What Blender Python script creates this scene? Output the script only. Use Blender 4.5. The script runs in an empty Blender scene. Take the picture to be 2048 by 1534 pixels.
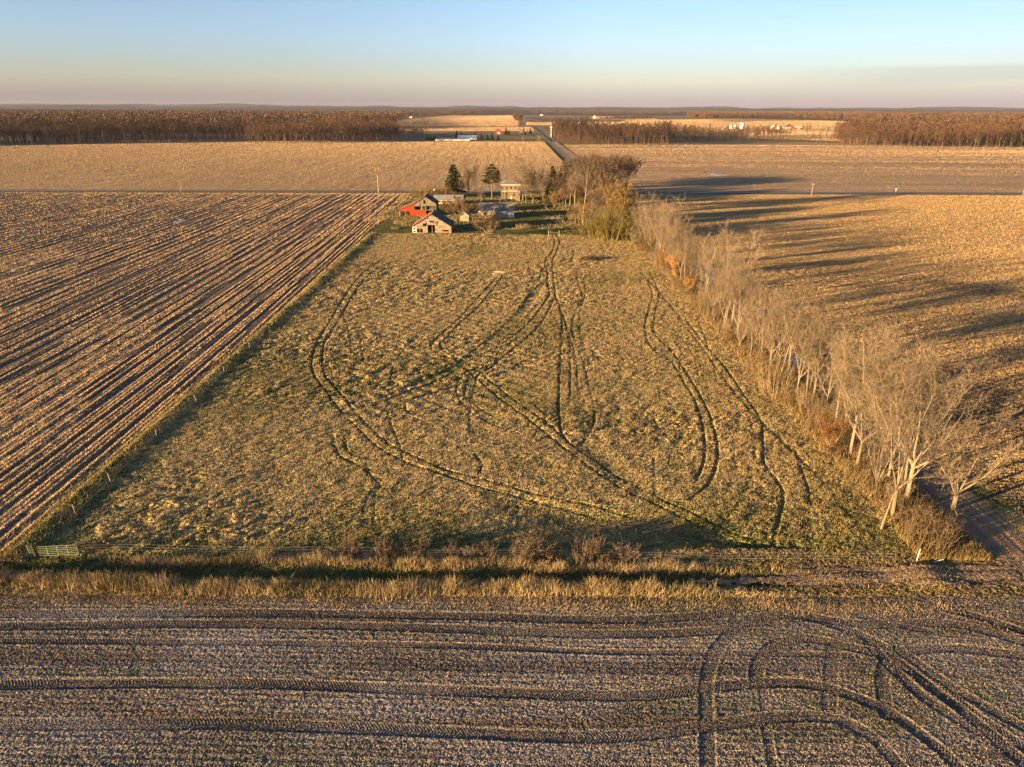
import bpy, math, random
import numpy as np
from mathutils import Vector, Matrix, Euler

R = math.radians
random.seed(7)
np.random.seed(7)
sc = bpy.context.scene
COL = sc.collection

# ------------------------------------------------------------------ camera, sky, sun, exposure
H, PITCH, ROLL, F = 45.0, 21.2, 0.17, 1420.0
cam_d = bpy.data.cameras.new('camera')
cam = bpy.data.objects.new('camera', cam_d)
COL.objects.link(cam)
cam_d.sensor_width = 36.0
cam_d.lens = 36.0 * F / 2048.0
cam_d.clip_start = 0.5
cam_d.clip_end = 60000.0
CM = Matrix.Rotation(R(90 - PITCH), 4, 'X') @ Matrix.Rotation(R(ROLL), 4, 'Z')
cam.matrix_world = Matrix.Translation((0, 0, H)) @ CM
sc.camera = cam

SUN_EL = 7.0
SDX, SDY = math.cos(R(26)), math.sin(R(26))          # shadows fall towards (+x, +y)
w = bpy.data.worlds.new('World')
sc.world = w
w.use_nodes = True
wn, wl = w.node_tree.nodes, w.node_tree.links
wn.clear()
sky = wn.new('ShaderNodeTexSky')
sky.sky_type = 'NISHITA'
sky.sun_disc = False
sky.sun_elevation = R(SUN_EL)
sky.sun_rotation = math.atan2(-SDX, -SDY)
sky.altitude = 200
sky.air_density = 1.0
sky.dust_density = 0.3
sky.ozone_density = 2.3
bg = wn.new('ShaderNodeBackground')
bg.inputs['Strength'].default_value = 0.07
out = wn.new('ShaderNodeOutputWorld')
# a thin streak of cloud low in the right of the sky
tc = wn.new('ShaderNodeTexCoord')
sep = wn.new('ShaderNodeSeparateXYZ')
wl.new(tc.outputs['Generated'], sep.inputs[0])
mp = wn.new('ShaderNodeMapping')
mp.inputs['Scale'].default_value = (2.0, 2.0, 60.0)
wl.new(tc.outputs['Generated'], mp.inputs[0])
nz = wn.new('ShaderNodeTexNoise')
nz.inputs['Scale'].default_value = 1.3
nz.inputs['Detail'].default_value = 3
wl.new(mp.outputs[0], nz.inputs['Vector'])


def wmath(op, a, b=None, c=None):
    n = wn.new('ShaderNodeMath')
    n.operation = op
    n.use_clamp = op == 'MULTIPLY'
    for i, x in enumerate((a, b, c)):
        if x is None:
            continue
        if isinstance(x, (int, float)):
            n.inputs[i].default_value = x
        else:
            wl.new(x, n.inputs[i])
    return n.outputs[0]


def wramp(v, a, b):
    n = wn.new('ShaderNodeMapRange')
    n.interpolation_type = 'SMOOTHSTEP'
    n.inputs[1].default_value = a
    n.inputs[2].default_value = b
    wl.new(v, n.inputs[0])
    return n.outputs[0]


m1 = wmath('MULTIPLY', wramp(sep.outputs['Z'], 0.012, 0.03), wramp(sep.outputs['Z'], 0.049, 0.042))
m2 = wmath('MULTIPLY', m1, wramp(sep.outputs['X'], 0.26, 0.5))
m3 = wmath('MULTIPLY', m2, wramp(nz.outputs['Fac'], 0.3, 0.62))
cl = wmath('MULTIPLY', m3, 0.35)
mixc = wn.new('ShaderNodeMix')
mixc.data_type = 'RGBA'
mixc.inputs[7].default_value = (1.45, 1.5, 1.62, 1)
wl.new(cl, mixc.inputs[0])
ramp = wn.new('ShaderNodeValToRGB')
els = ramp.color_ramp.elements
els[0].position, els[0].color = 0.0, (0.42, 0.41, 0.98, 1)
els[1].position, els[1].color = 0.30, (0.93, 0.9, 1, 1)
for p_, c_ in ((0.033, (0.76, 0.70, 0.93, 1)), (0.08, (0.85, 0.82, 1.09, 1)), (0.15, (0.87, 0.85, 0.96, 1))):
    els.new(p_).color = c_
wl.new(sep.outputs['Z'], ramp.inputs[0])
tint = wn.new('ShaderNodeMix')
tint.data_type = 'RGBA'
tint.blend_type = 'MULTIPLY'
tint.inputs[0].default_value = 1.0
wl.new(sky.outputs[0], tint.inputs[6])
azm = wn.new('ShaderNodeMapRange')          # the sky is a little deeper to the left
for i_, v_ in ((1, -0.7), (2, 0.1), (3, 0.74), (4, 1.0)):
    azm.inputs[i_].default_value = v_
wl.new(sep.outputs['X'], azm.inputs[0])
azr = wn.new('ShaderNodeMapRange')
for i_, v_ in ((1, 0.1), (2, 0.7), (3, 1.0), (4, 0.74)):
    azr.inputs[i_].default_value = v_
wl.new(sep.outputs['X'], azr.inputs[0])
sc3 = wn.new('ShaderNodeVectorMath')
sc3.operation = 'SCALE'
wl.new(ramp.outputs[0], sc3.inputs[0])
azs = wn.new('ShaderNodeMapRange')          # sun-side sky, out of view, dimmed to deepen and cool the shadows
for i_, v_ in ((1, -0.95), (2, -0.6), (3, 0.3), (4, 1.0)):
    azs.inputs[i_].default_value = v_
wl.new(sep.outputs['X'], azs.inputs[0])
wl.new(wmath('MULTIPLY', wmath('MULTIPLY', azm.outputs[0], azr.outputs[0]), azs.outputs[0]), sc3.inputs['Scale'])
wl.new(sc3.outputs[0], tint.inputs[7])
wl.new(tint.outputs[2], mixc.inputs[6])
wl.new(mixc.outputs[2], bg.inputs['Color'])
wl.new(bg.outputs[0], out.inputs['Surface'])

sun_d = bpy.data.lights.new('sun', 'SUN')
sun_d.energy = 5.0
sun_d.angle = R(0.5)
sun_d.color = (1.0, 0.66, 0.30)
sun = bpy.data.objects.new('sun', sun_d)
COL.objects.link(sun)
sdir = Vector((SDX * math.cos(R(SUN_EL)), SDY * math.cos(R(SUN_EL)), -math.sin(R(SUN_EL))))
sun.rotation_euler = sdir.to_track_quat('-Z', 'Y').to_euler()
sun.location = (-200, -100, 120)

sc.view_settings.view_transform = 'Standard'
sc.view_settings.look = 'None'
sc.view_settings.gamma = 1.0
sc.view_settings.exposure = 2.25
sc.cycles.max_bounces = 4
sc.cycles.diffuse_bounces = 2
sc.cycles.glossy_bounces = 2
sc.cycles.transmission_bounces = 2
sc.cycles.transparent_max_bounces = 4
sc.cycles.volume_bounces = 0
sc.cycles.use_denoising = True


# ------------------------------------------------------------------ pixel of the photograph -> point on the ground
def ray(u, v):
    return CM.to_3x3() @ Vector(((u - 1024) / F, -(v - 767) / F, -1))


def at(u, v, z=0.0):
    d = ray(u, v)
    t = (z - H) / d.z
    return Vector((d.x * t, d.y * t, z))


def hpx(u, vb, vt):
    """height of an upright thing with its base at (u, vb) and its top at row vt"""
    b = at(u, vb)
    d = ray(u, vt)
    return H + d.z * (b.y / d.y)


# ------------------------------------------------------------------ tags
_seen = {}


def tag(o, label, cat, group=None, kind=None):
    o['label'] = label
    if cat:
        o['category'] = cat
    if group:
        o['group'] = group
    if kind:
        o['kind'] = kind
    return o


def empty(name, loc, rz=0.0):
    o = bpy.data.objects.new(name, None)
    COL.objects.link(o)
    o.location = loc
    o.rotation_euler = (0, 0, rz)
    o.empty_display_size = 0.5
    return o


def thing(name, label, cat, loc=(0, 0, 0), rz=0.0, group=None):
    return tag(empty(name, loc, rz), label, cat, group)


def dup(root, loc, rz, s, label, group=None, lean=(0, 0)):
    r = root.copy()
    COL.objects.link(r)
    r.location = loc
    r.rotation_euler = (lean[0], lean[1], rz)
    r.scale = s if isinstance(s, tuple) else (s, s, s)
    r['label'] = label
    if group:
        r['group'] = group
    for ch in list(root.children):
        c = ch.copy()
        COL.objects.link(c)
        c.parent = r
        for g in list(ch.children):
            d = g.copy()
            COL.objects.link(d)
            d.parent = c
    return r


UNITS = ['', 'first', 'second', 'third', 'fourth', 'fifth', 'sixth', 'seventh', 'eighth', 'ninth', 'tenth', 'eleventh',
         'twelfth', 'thirteenth', 'fourteenth', 'fifteenth', 'sixteenth', 'seventeenth', 'eighteenth', 'nineteenth']
TENS = {2: ('twentieth', 'twenty'), 3: ('thirtieth', 'thirty'), 4: ('fortieth', 'forty'), 5: ('fiftieth', 'fifty'),
        6: ('sixtieth', 'sixty'), 7: ('seventieth', 'seventy'), 8: ('eightieth', 'eighty'), 9: ('ninetieth', 'ninety')}


def nth(i):
    if i >= 100:
        return 'hundredth' if i == 100 else 'hundred and ' + nth(i - 100)
    if i < 20:
        return UNITS[i]
    t, u = divmod(i, 10)
    return TENS[t][0] if u == 0 else TENS[t][1] + '-' + UNITS[u]


# ------------------------------------------------------------------ materials
def new_mat(name):
    m = bpy.data.materials.new(name)
    m.use_nodes = True
    nt = m.node_tree
    b = nt.nodes['Principled BSDF']
    b.inputs['Roughness'].default_value = 0.9
    b.inputs['Specular IOR Level'].default_value = 0.1
    return m, nt, b


def N(nt, typ, **kw):
    n = nt.nodes.new(typ)
    for k, v in kw.items():
        if k.startswith('_'):
            setattr(n, k[1:], v)
        else:
            key = k.replace('0', ' ')
            s = n.inputs[key]
            if hasattr(v, 'is_output'):
                nt.links.new(v, s)
            else:
                s.default_value = v
    return n


def c4(c):
    return (c[0], c[1], c[2], 1.0)


def mixrgb(nt, f, a, b, blend='MIX'):
    n = nt.nodes.new('ShaderNodeMix')
    n.data_type = 'RGBA'
    n.blend_type = blend
    for key, v in (('Factor', f), ('A', a), ('B', b)):
        s = n.inputs[key] if key == 'Factor' else [i for i in n.inputs if i.name == key and i.type == 'RGBA'][0]
        if hasattr(v, 'is_output'):
            nt.links.new(v, s)
        elif key == 'Factor':
            s.default_value = v
        else:
            s.default_value = c4(v)
    return [o for o in n.outputs if o.type == 'RGBA'][0]


def rng_(nt, v, a, b, c=0.0, d=1.0, smooth=True):
    n = nt.nodes.new('ShaderNodeMapRange')
    n.interpolation_type = 'SMOOTHSTEP' if smooth else 'LINEAR'
    nt.links.new(v, n.inputs[0])
    for i, x in ((1, a), (2, b), (3, c), (4, d)):
        n.inputs[i].default_value = x
    return n.outputs[0]


def pos(nt, scale=(1, 1, 1), rot=0.0):
    g = nt.nodes.new('ShaderNodeTexCoord')
    m = nt.nodes.new('ShaderNodeMapping')
    m.vector_type = 'TEXTURE' if False else 'POINT'
    m.inputs['Scale'].default_value = scale
    m.inputs['Rotation'].default_value = (0, 0, rot)
    nt.links.new(g.outputs['Object'], m.inputs['Vector'])
    return m.outputs[0]


def noise(nt, vec, scale, detail=3.0, rough=0.55):
    n = nt.nodes.new('ShaderNodeTexNoise')
    n.inputs['Scale'].default_value = scale
    n.inputs['Detail'].default_value = detail
    n.inputs['Roughness'].default_value = rough
    nt.links.new(vec, n.inputs['Vector'])
    return n


def attr(nt, name):
    n = nt.nodes.new('ShaderNodeAttribute')
    n.attribute_name = name
    return n.outputs['Fac']


def rough_normal(nt, bsdf, vec, scale, k, detail=1.0):
    """stalks, clods and blades too small to model: a strong normal map from noise"""
    n = noise(nt, vec, scale, detail, 0.6)
    s = N(nt, 'ShaderNodeVectorMath', _operation='SUBTRACT')
    nt.links.new(n.outputs['Color'], s.inputs[0])
    s.inputs[1].default_value = (0.5, 0.5, 0.5)
    sc_ = N(nt, 'ShaderNodeVectorMath', _operation='SCALE')
    nt.links.new(s.outputs[0], sc_.inputs[0])
    sc_.inputs['Scale'].default_value = k
    g = nt.nodes.new('ShaderNodeNewGeometry')
    a = N(nt, 'ShaderNodeVectorMath', _operation='ADD')
    nt.links.new(sc_.outputs[0], a.inputs[0])
    nt.links.new(g.outputs['Normal'], a.inputs[1])
    nn = N(nt, 'ShaderNodeVectorMath', _operation='NORMALIZE')
    nt.links.new(a.outputs[0], nn.inputs[0])
    nt.links.new(nn.outputs[0], bsdf.inputs['Normal'])


def ground_mat(name, soil, straw, green=(0.05, 0.07, 0.02), fine=3.0, k=5.0, patch=0.03, patch_amt=0.35,
               stretch=(1, 1, 1), rot=0.0, bias=0.0, patch_col=None, kscale=None, wet=None):
    """soil and straw mixed by the mesh's attribute m and fine noise, tinted green by the attribute g"""
    m, nt, b = new_mat(name)
    p = pos(nt)
    ps = pos(nt, stretch, rot)
    f1 = noise(nt, ps, fine, 4.0, 0.65).outputs['Fac']
    ad = N(nt, 'ShaderNodeMath', _operation='ADD')
    nt.links.new(attr(nt, 'm'), ad.inputs[0])
    nt.links.new(rng_(nt, f1, 0.3, 0.7, -0.4 + bias, 0.4 + bias), ad.inputs[1])
    ad.use_clamp = True
    col = mixrgb(nt, ad.outputs[0], soil, straw)
    ag = N(nt, 'ShaderNodeMath', _operation='MULTIPLY')
    f2 = noise(nt, p, 1.1, 3.0).outputs['Fac']
    nt.links.new(attr(nt, 'g'), ag.inputs[0])
    nt.links.new(rng_(nt, f2, 0.3, 0.6, 0.4, 1.25), ag.inputs[1])
    ag.use_clamp = True
    col = mixrgb(nt, ag.outputs[0], col, green)
    pf = noise(nt, ps, patch, 3.0, 0.6).outputs['Fac']
    pc = patch_col or tuple(0.6 * (a + b_) / 2 for a, b_ in zip(soil, straw))
    col = mixrgb(nt, rng_(nt, pf, 0.42, 0.7, 0.0, patch_amt), col, pc)
    if wet:
        col = mixrgb(nt, attr(nt, 'd'), col, wet)
    nt.links.new(col, b.inputs['Base Color'])
    rough_normal(nt, b, p, kscale or fine * 2.2, k)
    return m


def blade_mat(name, c0, c1, green, trans=0.0):
    m, nt, b = new_mat(name)
    col = mixrgb(nt, attr(nt, 'm'), c0, c1)
    col = mixrgb(nt, attr(nt, 'g'), col, green)
    nt.links.new(col, b.inputs['Base Color'])
    return m


def simple_mat(name, a, b_, scale=2.0, rough=0.85, stretch=(1, 1, 1), spec=0.1, bump=0.0, metal=0.0, lo=0.35, hi=0.65):
    m, nt, b = new_mat(name)
    p = pos(nt, stretch)
    f = noise(nt, p, scale, 4.0, 0.65).outputs['Fac']
    nt.links.new(mixrgb(nt, rng_(nt, f, lo, hi), a, b_), b.inputs['Base Color'])
    b.inputs['Roughness'].default_value = rough
    b.inputs['Specular IOR Level'].default_value = spec
    b.inputs['Metallic'].default_value = metal
    if bump:
        bp = N(nt, 'ShaderNodeBump', Strength=bump, Distance=0.05)
        nt.links.new(f, bp.inputs['Height'])
        nt.links.new(bp.outputs[0], b.inputs['Normal'])
    return m


def inst_mat(name, a, b_, scale=1.0):
    """bark and twigs: colour varies within the tree and from tree to tree"""
    m, nt, b = new_mat(name)
    p = pos(nt)
    f = noise(nt, p, scale, 2.0).outputs['Fac']
    oi = nt.nodes.new('ShaderNodeObjectInfo')
    s = N(nt, 'ShaderNodeMath', _operation='MULTIPLY_ADD')
    nt.links.new(f, s.inputs[0])
    s.inputs[1].default_value = 0.9
    mm = N(nt, 'ShaderNodeMath', _operation='MULTIPLY_ADD')
    nt.links.new(oi.outputs['Random'], mm.inputs[0])
    mm.inputs[1].default_value = 0.8
    mm.inputs[2].default_value = -0.35
    nt.links.new(mm.outputs[0], s.inputs[2])
    s.use_clamp = True
    nt.links.new(mixrgb(nt, s.outputs[0], a, b_), b.inputs['Base Color'])
    return m


M = {}
M['pasture'] = ground_mat('pasture_grass', (0.28, 0.215, 0.095), (0.46, 0.34, 0.16), (0.115, 0.12, 0.032), 2.6, 8,
                          0.035, 0.25, patch_col=(0.30, 0.25, 0.10))
M['corn'] = ground_mat('corn_stubble', (0.135, 0.105, 0.085), (0.72, 0.49, 0.235), (0.09, 0.1, 0.03), 4.0, 9,
                       0.012, 0.25, patch_col=(0.34, 0.24, 0.14))
M['right'] = ground_mat('tan_stubble', (0.11, 0.08, 0.05), (0.54, 0.365, 0.15), (0.09, 0.1, 0.03), 3.0, 9,
                        0.015, 0.35, patch_col=(0.28, 0.19, 0.09))
M['front'] = ground_mat('worked_soil', (0.10, 0.091, 0.084), (0.33, 0.258, 0.175), (0.075, 0.08, 0.025), 6.0, 4.5,
                        0.16, 0.65, (0.35, 1, 1), patch_col=(0.25, 0.225, 0.205), kscale=10, wet=(0.075, 0.056, 0.04))
M['verge'] = ground_mat('verge_grass', (0.13, 0.10, 0.045), (0.40, 0.28, 0.12), (0.075, 0.085, 0.022), 3.5, 6, 0.1, 0.3)
M['lawn'] = ground_mat('farmyard_grass', (0.095, 0.105, 0.022), (0.25, 0.20, 0.07), (0.06, 0.085, 0.02), 0.6, 8, 0.06, 0.35,
                       bias=-0.1, patch_col=(0.12, 0.13, 0.04), kscale=5)
M['base'] = ground_mat('rough_ground', (0.15, 0.12, 0.06), (0.36, 0.26, 0.12), fine=0.4, k=8, patch=0.01, kscale=5)
M['north'] = ground_mat('north_stubble', (0.30, 0.205, 0.11), (0.66, 0.46, 0.24), fine=0.55, k=12, patch=0.006, patch_amt=0.4,
                        stretch=(1, 0.03, 1), rot=R(2), bias=0.5, patch_col=(0.36, 0.235, 0.125), kscale=3)
M['northeast'] = ground_mat('smooth_stubble', (0.33, 0.22, 0.13), (0.68, 0.47, 0.28), fine=0.25, k=12, patch=0.02, patch_amt=0.6,
                            stretch=(0.04, 1, 1), rot=R(2), bias=0.5, patch_col=(0.40, 0.265, 0.14), kscale=3)
M['far'] = ground_mat('far_stubble', (0.38, 0.26, 0.13), (0.66, 0.46, 0.23), fine=0.03, k=12, patch=0.004, patch_amt=0.3,
                      stretch=(0.3, 1, 1), bias=0.5, patch_col=(0.40, 0.26, 0.14), kscale=1.0)
M['far_dull'] = ground_mat('far_plough', (0.24, 0.165, 0.115), (0.40, 0.28, 0.18), fine=0.02, k=10, patch=0.004, bias=0.5, kscale=1)
M['far_green'] = ground_mat('far_winter_grass', (0.15, 0.16, 0.04), (0.27, 0.23, 0.08), fine=0.03, k=10, patch=0.01, bias=0.4, kscale=1)
M['dirt'] = ground_mat('dirt_road', (0.10, 0.072, 0.05), (0.25, 0.175, 0.11), fine=1.6, k=2.5, patch=0.05, stretch=(1, 0.05, 1), bias=0.4, kscale=7)
M['asphalt'] = simple_mat('old_asphalt', (0.15, 0.148, 0.15), (0.21, 0.205, 0.2), 0.6, 0.85, (0.2, 1, 1))
M['blade'] = blade_mat('dry_grass_blade', (0.32, 0.225, 0.095), (0.46, 0.325, 0.14), (0.16, 0.15, 0.04))
M['tall'] = blade_mat('tall_dry_grass', (0.23, 0.17, 0.085), (0.46, 0.345, 0.185), (0.12, 0.11, 0.035))
M['brown_grass'] = blade_mat('brown_grass', (0.15, 0.10, 0.045), (0.33, 0.225, 0.105), (0.10, 0.09, 0.028))
M['stalk'] = blade_mat('corn_residue', (0.48, 0.315, 0.15), (0.74, 0.50, 0.25), (0.12, 0.12, 0.04))
M['stalk_far'] = blade_mat('pale_stubble', (0.38, 0.255, 0.14), (0.48, 0.33, 0.19), (0.12, 0.12, 0.04))
M['bits'] = blade_mat('field_residue', (0.16, 0.12, 0.075), (0.56, 0.41, 0.24), (0.09, 0.10, 0.028))
M['bark'] = inst_mat('bark', (0.11, 0.085, 0.054), (0.30, 0.24, 0.16), 0.6)
M['twig'] = inst_mat('twigs', (0.11, 0.086, 0.061), (0.235, 0.18, 0.124), 0.35)
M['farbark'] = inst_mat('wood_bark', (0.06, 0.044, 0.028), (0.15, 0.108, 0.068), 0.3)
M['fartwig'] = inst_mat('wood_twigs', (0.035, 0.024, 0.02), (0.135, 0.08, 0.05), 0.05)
M['shrub'] = inst_mat('shrub_twigs', (0.10, 0.072, 0.04), (0.20, 0.142, 0.08), 0.5)
M['green_shrub'] = inst_mat('mossy_twigs', (0.10, 0.085, 0.025), (0.19, 0.15, 0.05), 0.5)
M['red_shrub'] = inst_mat('reddish_twigs', (0.10, 0.07, 0.048), (0.21, 0.148, 0.1), 0.5)
M['needle'] = inst_mat('spruce_needles', (0.022, 0.032, 0.012), (0.055, 0.066, 0.022), 0.6)
M['pine'] = inst_mat('pine_needles', (0.035, 0.042, 0.018), (0.085, 0.086, 0.032), 0.6)
M['oakleaf'] = inst_mat('dead_oak_leaves', (0.24, 0.11, 0.032), (0.42, 0.22, 0.07), 0.9)
M['gold'] = inst_mat('golden_twigs', (0.15, 0.098, 0.038), (0.25, 0.17, 0.065), 0.9)
M['water'], nt_, b_ = new_mat('still_water')
b_.inputs['Base Color'].default_value = (0.03, 0.035, 0.04, 1)
b_.inputs['Roughness'].default_value = 0.22
b_.inputs['Specular IOR Level'].default_value = 0.5
p_ = pos(nt_)
bp_ = N(nt_, 'ShaderNodeBump', Strength=0.15, Distance=0.02)
nt_.links.new(noise(nt_, p_, 3.0).outputs['Fac'], bp_.inputs['Height'])
nt_.links.new(bp_.outputs[0], b_.inputs['Normal'])
M['grey_board'] = simple_mat('weathered_boards', (0.09, 0.075, 0.055), (0.31, 0.255, 0.18), 2.2, 0.9, (2.2, 2.2, 0.12), lo=.4, hi=.6)
M['pale_board'] = simple_mat('pale_weathered_boards', (0.15, 0.115, 0.08), (0.37, 0.30, 0.215), 1.4, 0.9, (0.3, 1, 2.6), lo=.38, hi=.6)
M['red_board'] = simple_mat('red_painted_boards', (0.16, 0.02, 0.01), (0.40, 0.055, 0.02), 1.6, 0.8, (2, 2, 0.25), lo=0.25, hi=.6)
M['rust_roof'] = simple_mat('rusty_metal_roof', (0.09, 0.04, 0.032), (0.26, 0.14, 0.105), 0.7, 0.6, (2, 0.4, 1), 0.3)
M['tin_roof'] = simple_mat('dull_metal_roof', (0.22, 0.2, 0.19), (0.36, 0.33, 0.31), 0.8, 0.5, (3, 0.3, 1), 0.3)
M['shaded_roof'] = simple_mat('shaded_metal_roof', (0.045, 0.047, 0.055), (0.085, 0.087, 0.095), 0.8, 0.6, (3, 0.3, 1), 0.2)  # for slopes turned from the sun: their shade is put into the colour
M['shingle'] = simple_mat('grey_shingles', (0.14, 0.12, 0.1), (0.22, 0.195, 0.17), 1.5, 0.9)
M['white'] = simple_mat('white_paint', (0.5, 0.48, 0.45), (0.64, 0.62, 0.58), 1.5, 0.6)
M['cream'] = simple_mat('cream_siding', (0.32, 0.25, 0.16), (0.42, 0.34, 0.23), 1.5, 0.8, (1, 1, 6))
M['tan_wall'] = simple_mat('tan_siding', (0.19, 0.135, 0.075), (0.28, 0.205, 0.12), 1.2, 0.8, (1, 1, 6))
M['yellow_wall'] = simple_mat('yellowed_wall', (0.38, 0.27, 0.11), (0.46, 0.35, 0.17), 1.2, 0.8)
M['dark'] = simple_mat('dark_interior', (0.02, 0.018, 0.016), (0.04, 0.035, 0.03), 1.0, 0.95)  # darkness inside the barns, put into a colour
M['glass'] = simple_mat('window_glass', (0.03, 0.035, 0.04), (0.06, 0.065, 0.07), 1.0, 0.1, spec=0.5)
M['wood'] = simple_mat('post_wood', (0.24, 0.19, 0.13), (0.42, 0.34, 0.24), 3.0, 0.9, (4, 4, 0.4))
M['pale_wood'] = simple_mat('pale_pole_wood', (0.36, 0.29, 0.18), (0.48, 0.4, 0.27), 2.0, 0.85, (4, 4, 0.3))
M['dark_wood'] = simple_mat('dark_post_wood', (0.06, 0.04, 0.03), (0.12, 0.085, 0.06), 3.0, 0.9)
M['gate'] = simple_mat('green_gate_paint', (0.15, 0.2, 0.09), (0.24, 0.29, 0.15), 3.0, 0.5, spec=0.3)
M['wire'] = simple_mat('fence_wire', (0.2, 0.18, 0.16), (0.32, 0.29, 0.25), 3.0, 0.6)
M['silo'] = simple_mat('galvanised_steel', (0.5, 0.5, 0.5), (0.66, 0.66, 0.65), 0.8, 0.45, (1, 1, 4), 0.4)
M['blue_silo'] = simple_mat('dark_blue_enamel', (0.02, 0.025, 0.04), (0.035, 0.04, 0.06), 0.8, 0.4, spec=0.4)
M['blue_roof'] = simple_mat('blue_grey_roof', (0.22, 0.3, 0.42), (0.34, 0.42, 0.54), 0.4, 0.5, spec=0.3)
M['rust'] = simple_mat('debris', (0.14, 0.10, 0.08), (0.42, 0.36, 0.32), 1.5, 0.9)


# ------------------------------------------------------------------ noise on arrays
_T = np.random.RandomState(11).rand(256, 256).astype(np.float32)


def vn(x, y, seed=0):
    x = np.asarray(x, np.float32) + seed * 17.31
    y = np.asarray(y, np.float32) + seed * 9.77
    xi = np.floor(x).astype(np.int64)
    yi = np.floor(y).astype(np.int64)
    fx = x - xi
    fy = y - yi
    fx = fx * fx * (3 - 2 * fx)
    fy = fy * fy * (3 - 2 * fy)
    a, b = xi & 255, (xi + 1) & 255
    c, d = yi & 255, (yi + 1) & 255
    return (_T[a, c] * (1 - fx) + _T[b, c] * fx) * (1 - fy) + (_T[a, d] * (1 - fx) + _T[b, d] * fx) * fy


def fbm(x, y, o=3, seed=0):
    s, a, t = 0.0, 1.0, 0.0
    for i in range(o):
        s = s + a * vn(x * 2 ** i, y * 2 ** i, seed + i)
        t += a
        a *= 0.5
    return s / t


def sst(a, b, x):
    t = np.clip((x - a) / (b - a), 0, 1)
    return t * t * (3 - 2 * t)


# ------------------------------------------------------------------ meshes from arrays
def mesh_np(name, V, Fc, mat, parent=None, attrs=None, smooth=False):
    V = np.ascontiguousarray(V, np.float32)
    Fc = np.ascontiguousarray(Fc, np.int32)
    k = Fc.shape[1]
    me = bpy.data.meshes.new(name)
    me.vertices.add(len(V))
    me.vertices.foreach_set('co', V.ravel())
    me.loops.add(Fc.size)
    me.loops.foreach_set('vertex_index', Fc.ravel())
    me.polygons.add(len(Fc))
    me.polygons.foreach_set('loop_start', np.arange(0, Fc.size, k, dtype=np.int32))
    if smooth:
        me.polygons.foreach_set('use_smooth', np.ones(len(Fc), bool))
    else:
        me.polygons.foreach_set('use_smooth', np.zeros(len(Fc), bool))
    for an, arr in (attrs or {}).items():
        a = me.attributes.new(an, 'FLOAT', 'POINT')
        a.data.foreach_set('value', np.ascontiguousarray(arr, np.float32).ravel())
    me.update(calc_edges=True)
    me.materials.append(mat)
    o = bpy.data.objects.new(name, me)
    COL.objects.link(o)
    o.parent = parent
    return o


class MB:
    def __init__(s):
        s.v, s.f = [], []

    def add(s, vs, fs):
        n = len(s.v)
        s.v += [tuple(p) for p in vs]
        s.f += [tuple(i + n for i in f) for f in fs]
        return s

    def box(s, x0, x1, y0, y1, z0, z1):
        return s.add([(x0, y0, z0), (x1, y0, z0), (x1, y1, z0), (x0, y1, z0), (x0, y0, z1), (x1, y0, z1), (x1, y1, z1), (x0, y1, z1)],
                     [(0, 3, 2, 1), (4, 5, 6, 7), (0, 1, 5, 4), (1, 2, 6, 5), (2, 3, 7, 6), (3, 0, 4, 7)])

    def slab(s, a, b, c, d, t):
        """four corners, thickened by t along their normal"""
        a, b, c, d = map(Vector, (a, b, c, d))
        n = (b - a).cross(d - a).normalized() * t
        return s.add([a, b, c, d, a + n, b + n, c + n, d + n],
                     [(0, 3, 2, 1), (4, 5, 6, 7), (0, 1, 5, 4), (1, 2, 6, 5), (2, 3, 7, 6), (3, 0, 4, 7)])

    def tube(s, pts, rad, n=6, cap=True):
        pts = [Vector(p) for p in pts]
        base = len(s.v)
        for i, p in enumerate(pts):
            d = (pts[min(i + 1, len(pts) - 1)] - pts[max(i - 1, 0)])
            d = d.normalized() if d.length > 1e-9 else Vector((0, 0, 1))
            a = d.orthogonal().normalized() if i == 0 else (u - d * u.dot(d)).normalized()
            u = a
            b = d.cross(a)
            r = rad[i] if hasattr(rad, '__len__') else rad
            for j in range(n):
                t = 2 * math.pi * j / n
                q = p + (a * math.cos(t) + b * math.sin(t)) * r
                s.v.append((q.x, q.y, q.z))
        for i in range(len(pts) - 1):
            for j in range(n):
                k = (j + 1) % n
                s.f.append((base + i * n + j, base + i * n + k, base + (i + 1) * n + k, base + (i + 1) * n + j))
        if cap:
            s.f.append(tuple(base + (len(pts) - 1) * n + j for j in range(n)))
            s.f.append(tuple(base + j for j in reversed(range(n))))
        return s

    def tri(s, a, b, c):
        n = len(s.v)
        s.v += [tuple(a), tuple(b), tuple(c)]
        s.f.append((n, n + 1, n + 2))

    def build(s, name, mat, parent=None, smooth=False):
        me = bpy.data.meshes.new(name)
        me.from_pydata(s.v, [], s.f)
        me.materials.append(mat)
        if smooth:
            me.polygons.foreach_set('use_smooth', [True] * len(me.polygons))
        me.update()
        o = bpy.data.objects.new(name, me)
        COL.objects.link(o)
        o.parent = parent
        return o

    def arrays(s):
        tris = []
        for f in s.f:
            for i in range(1, len(f) - 1):
                tris.append((f[0], f[i], f[i + 1]))
        return np.array(s.v, np.float32), np.array(tris, np.int32)


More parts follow.
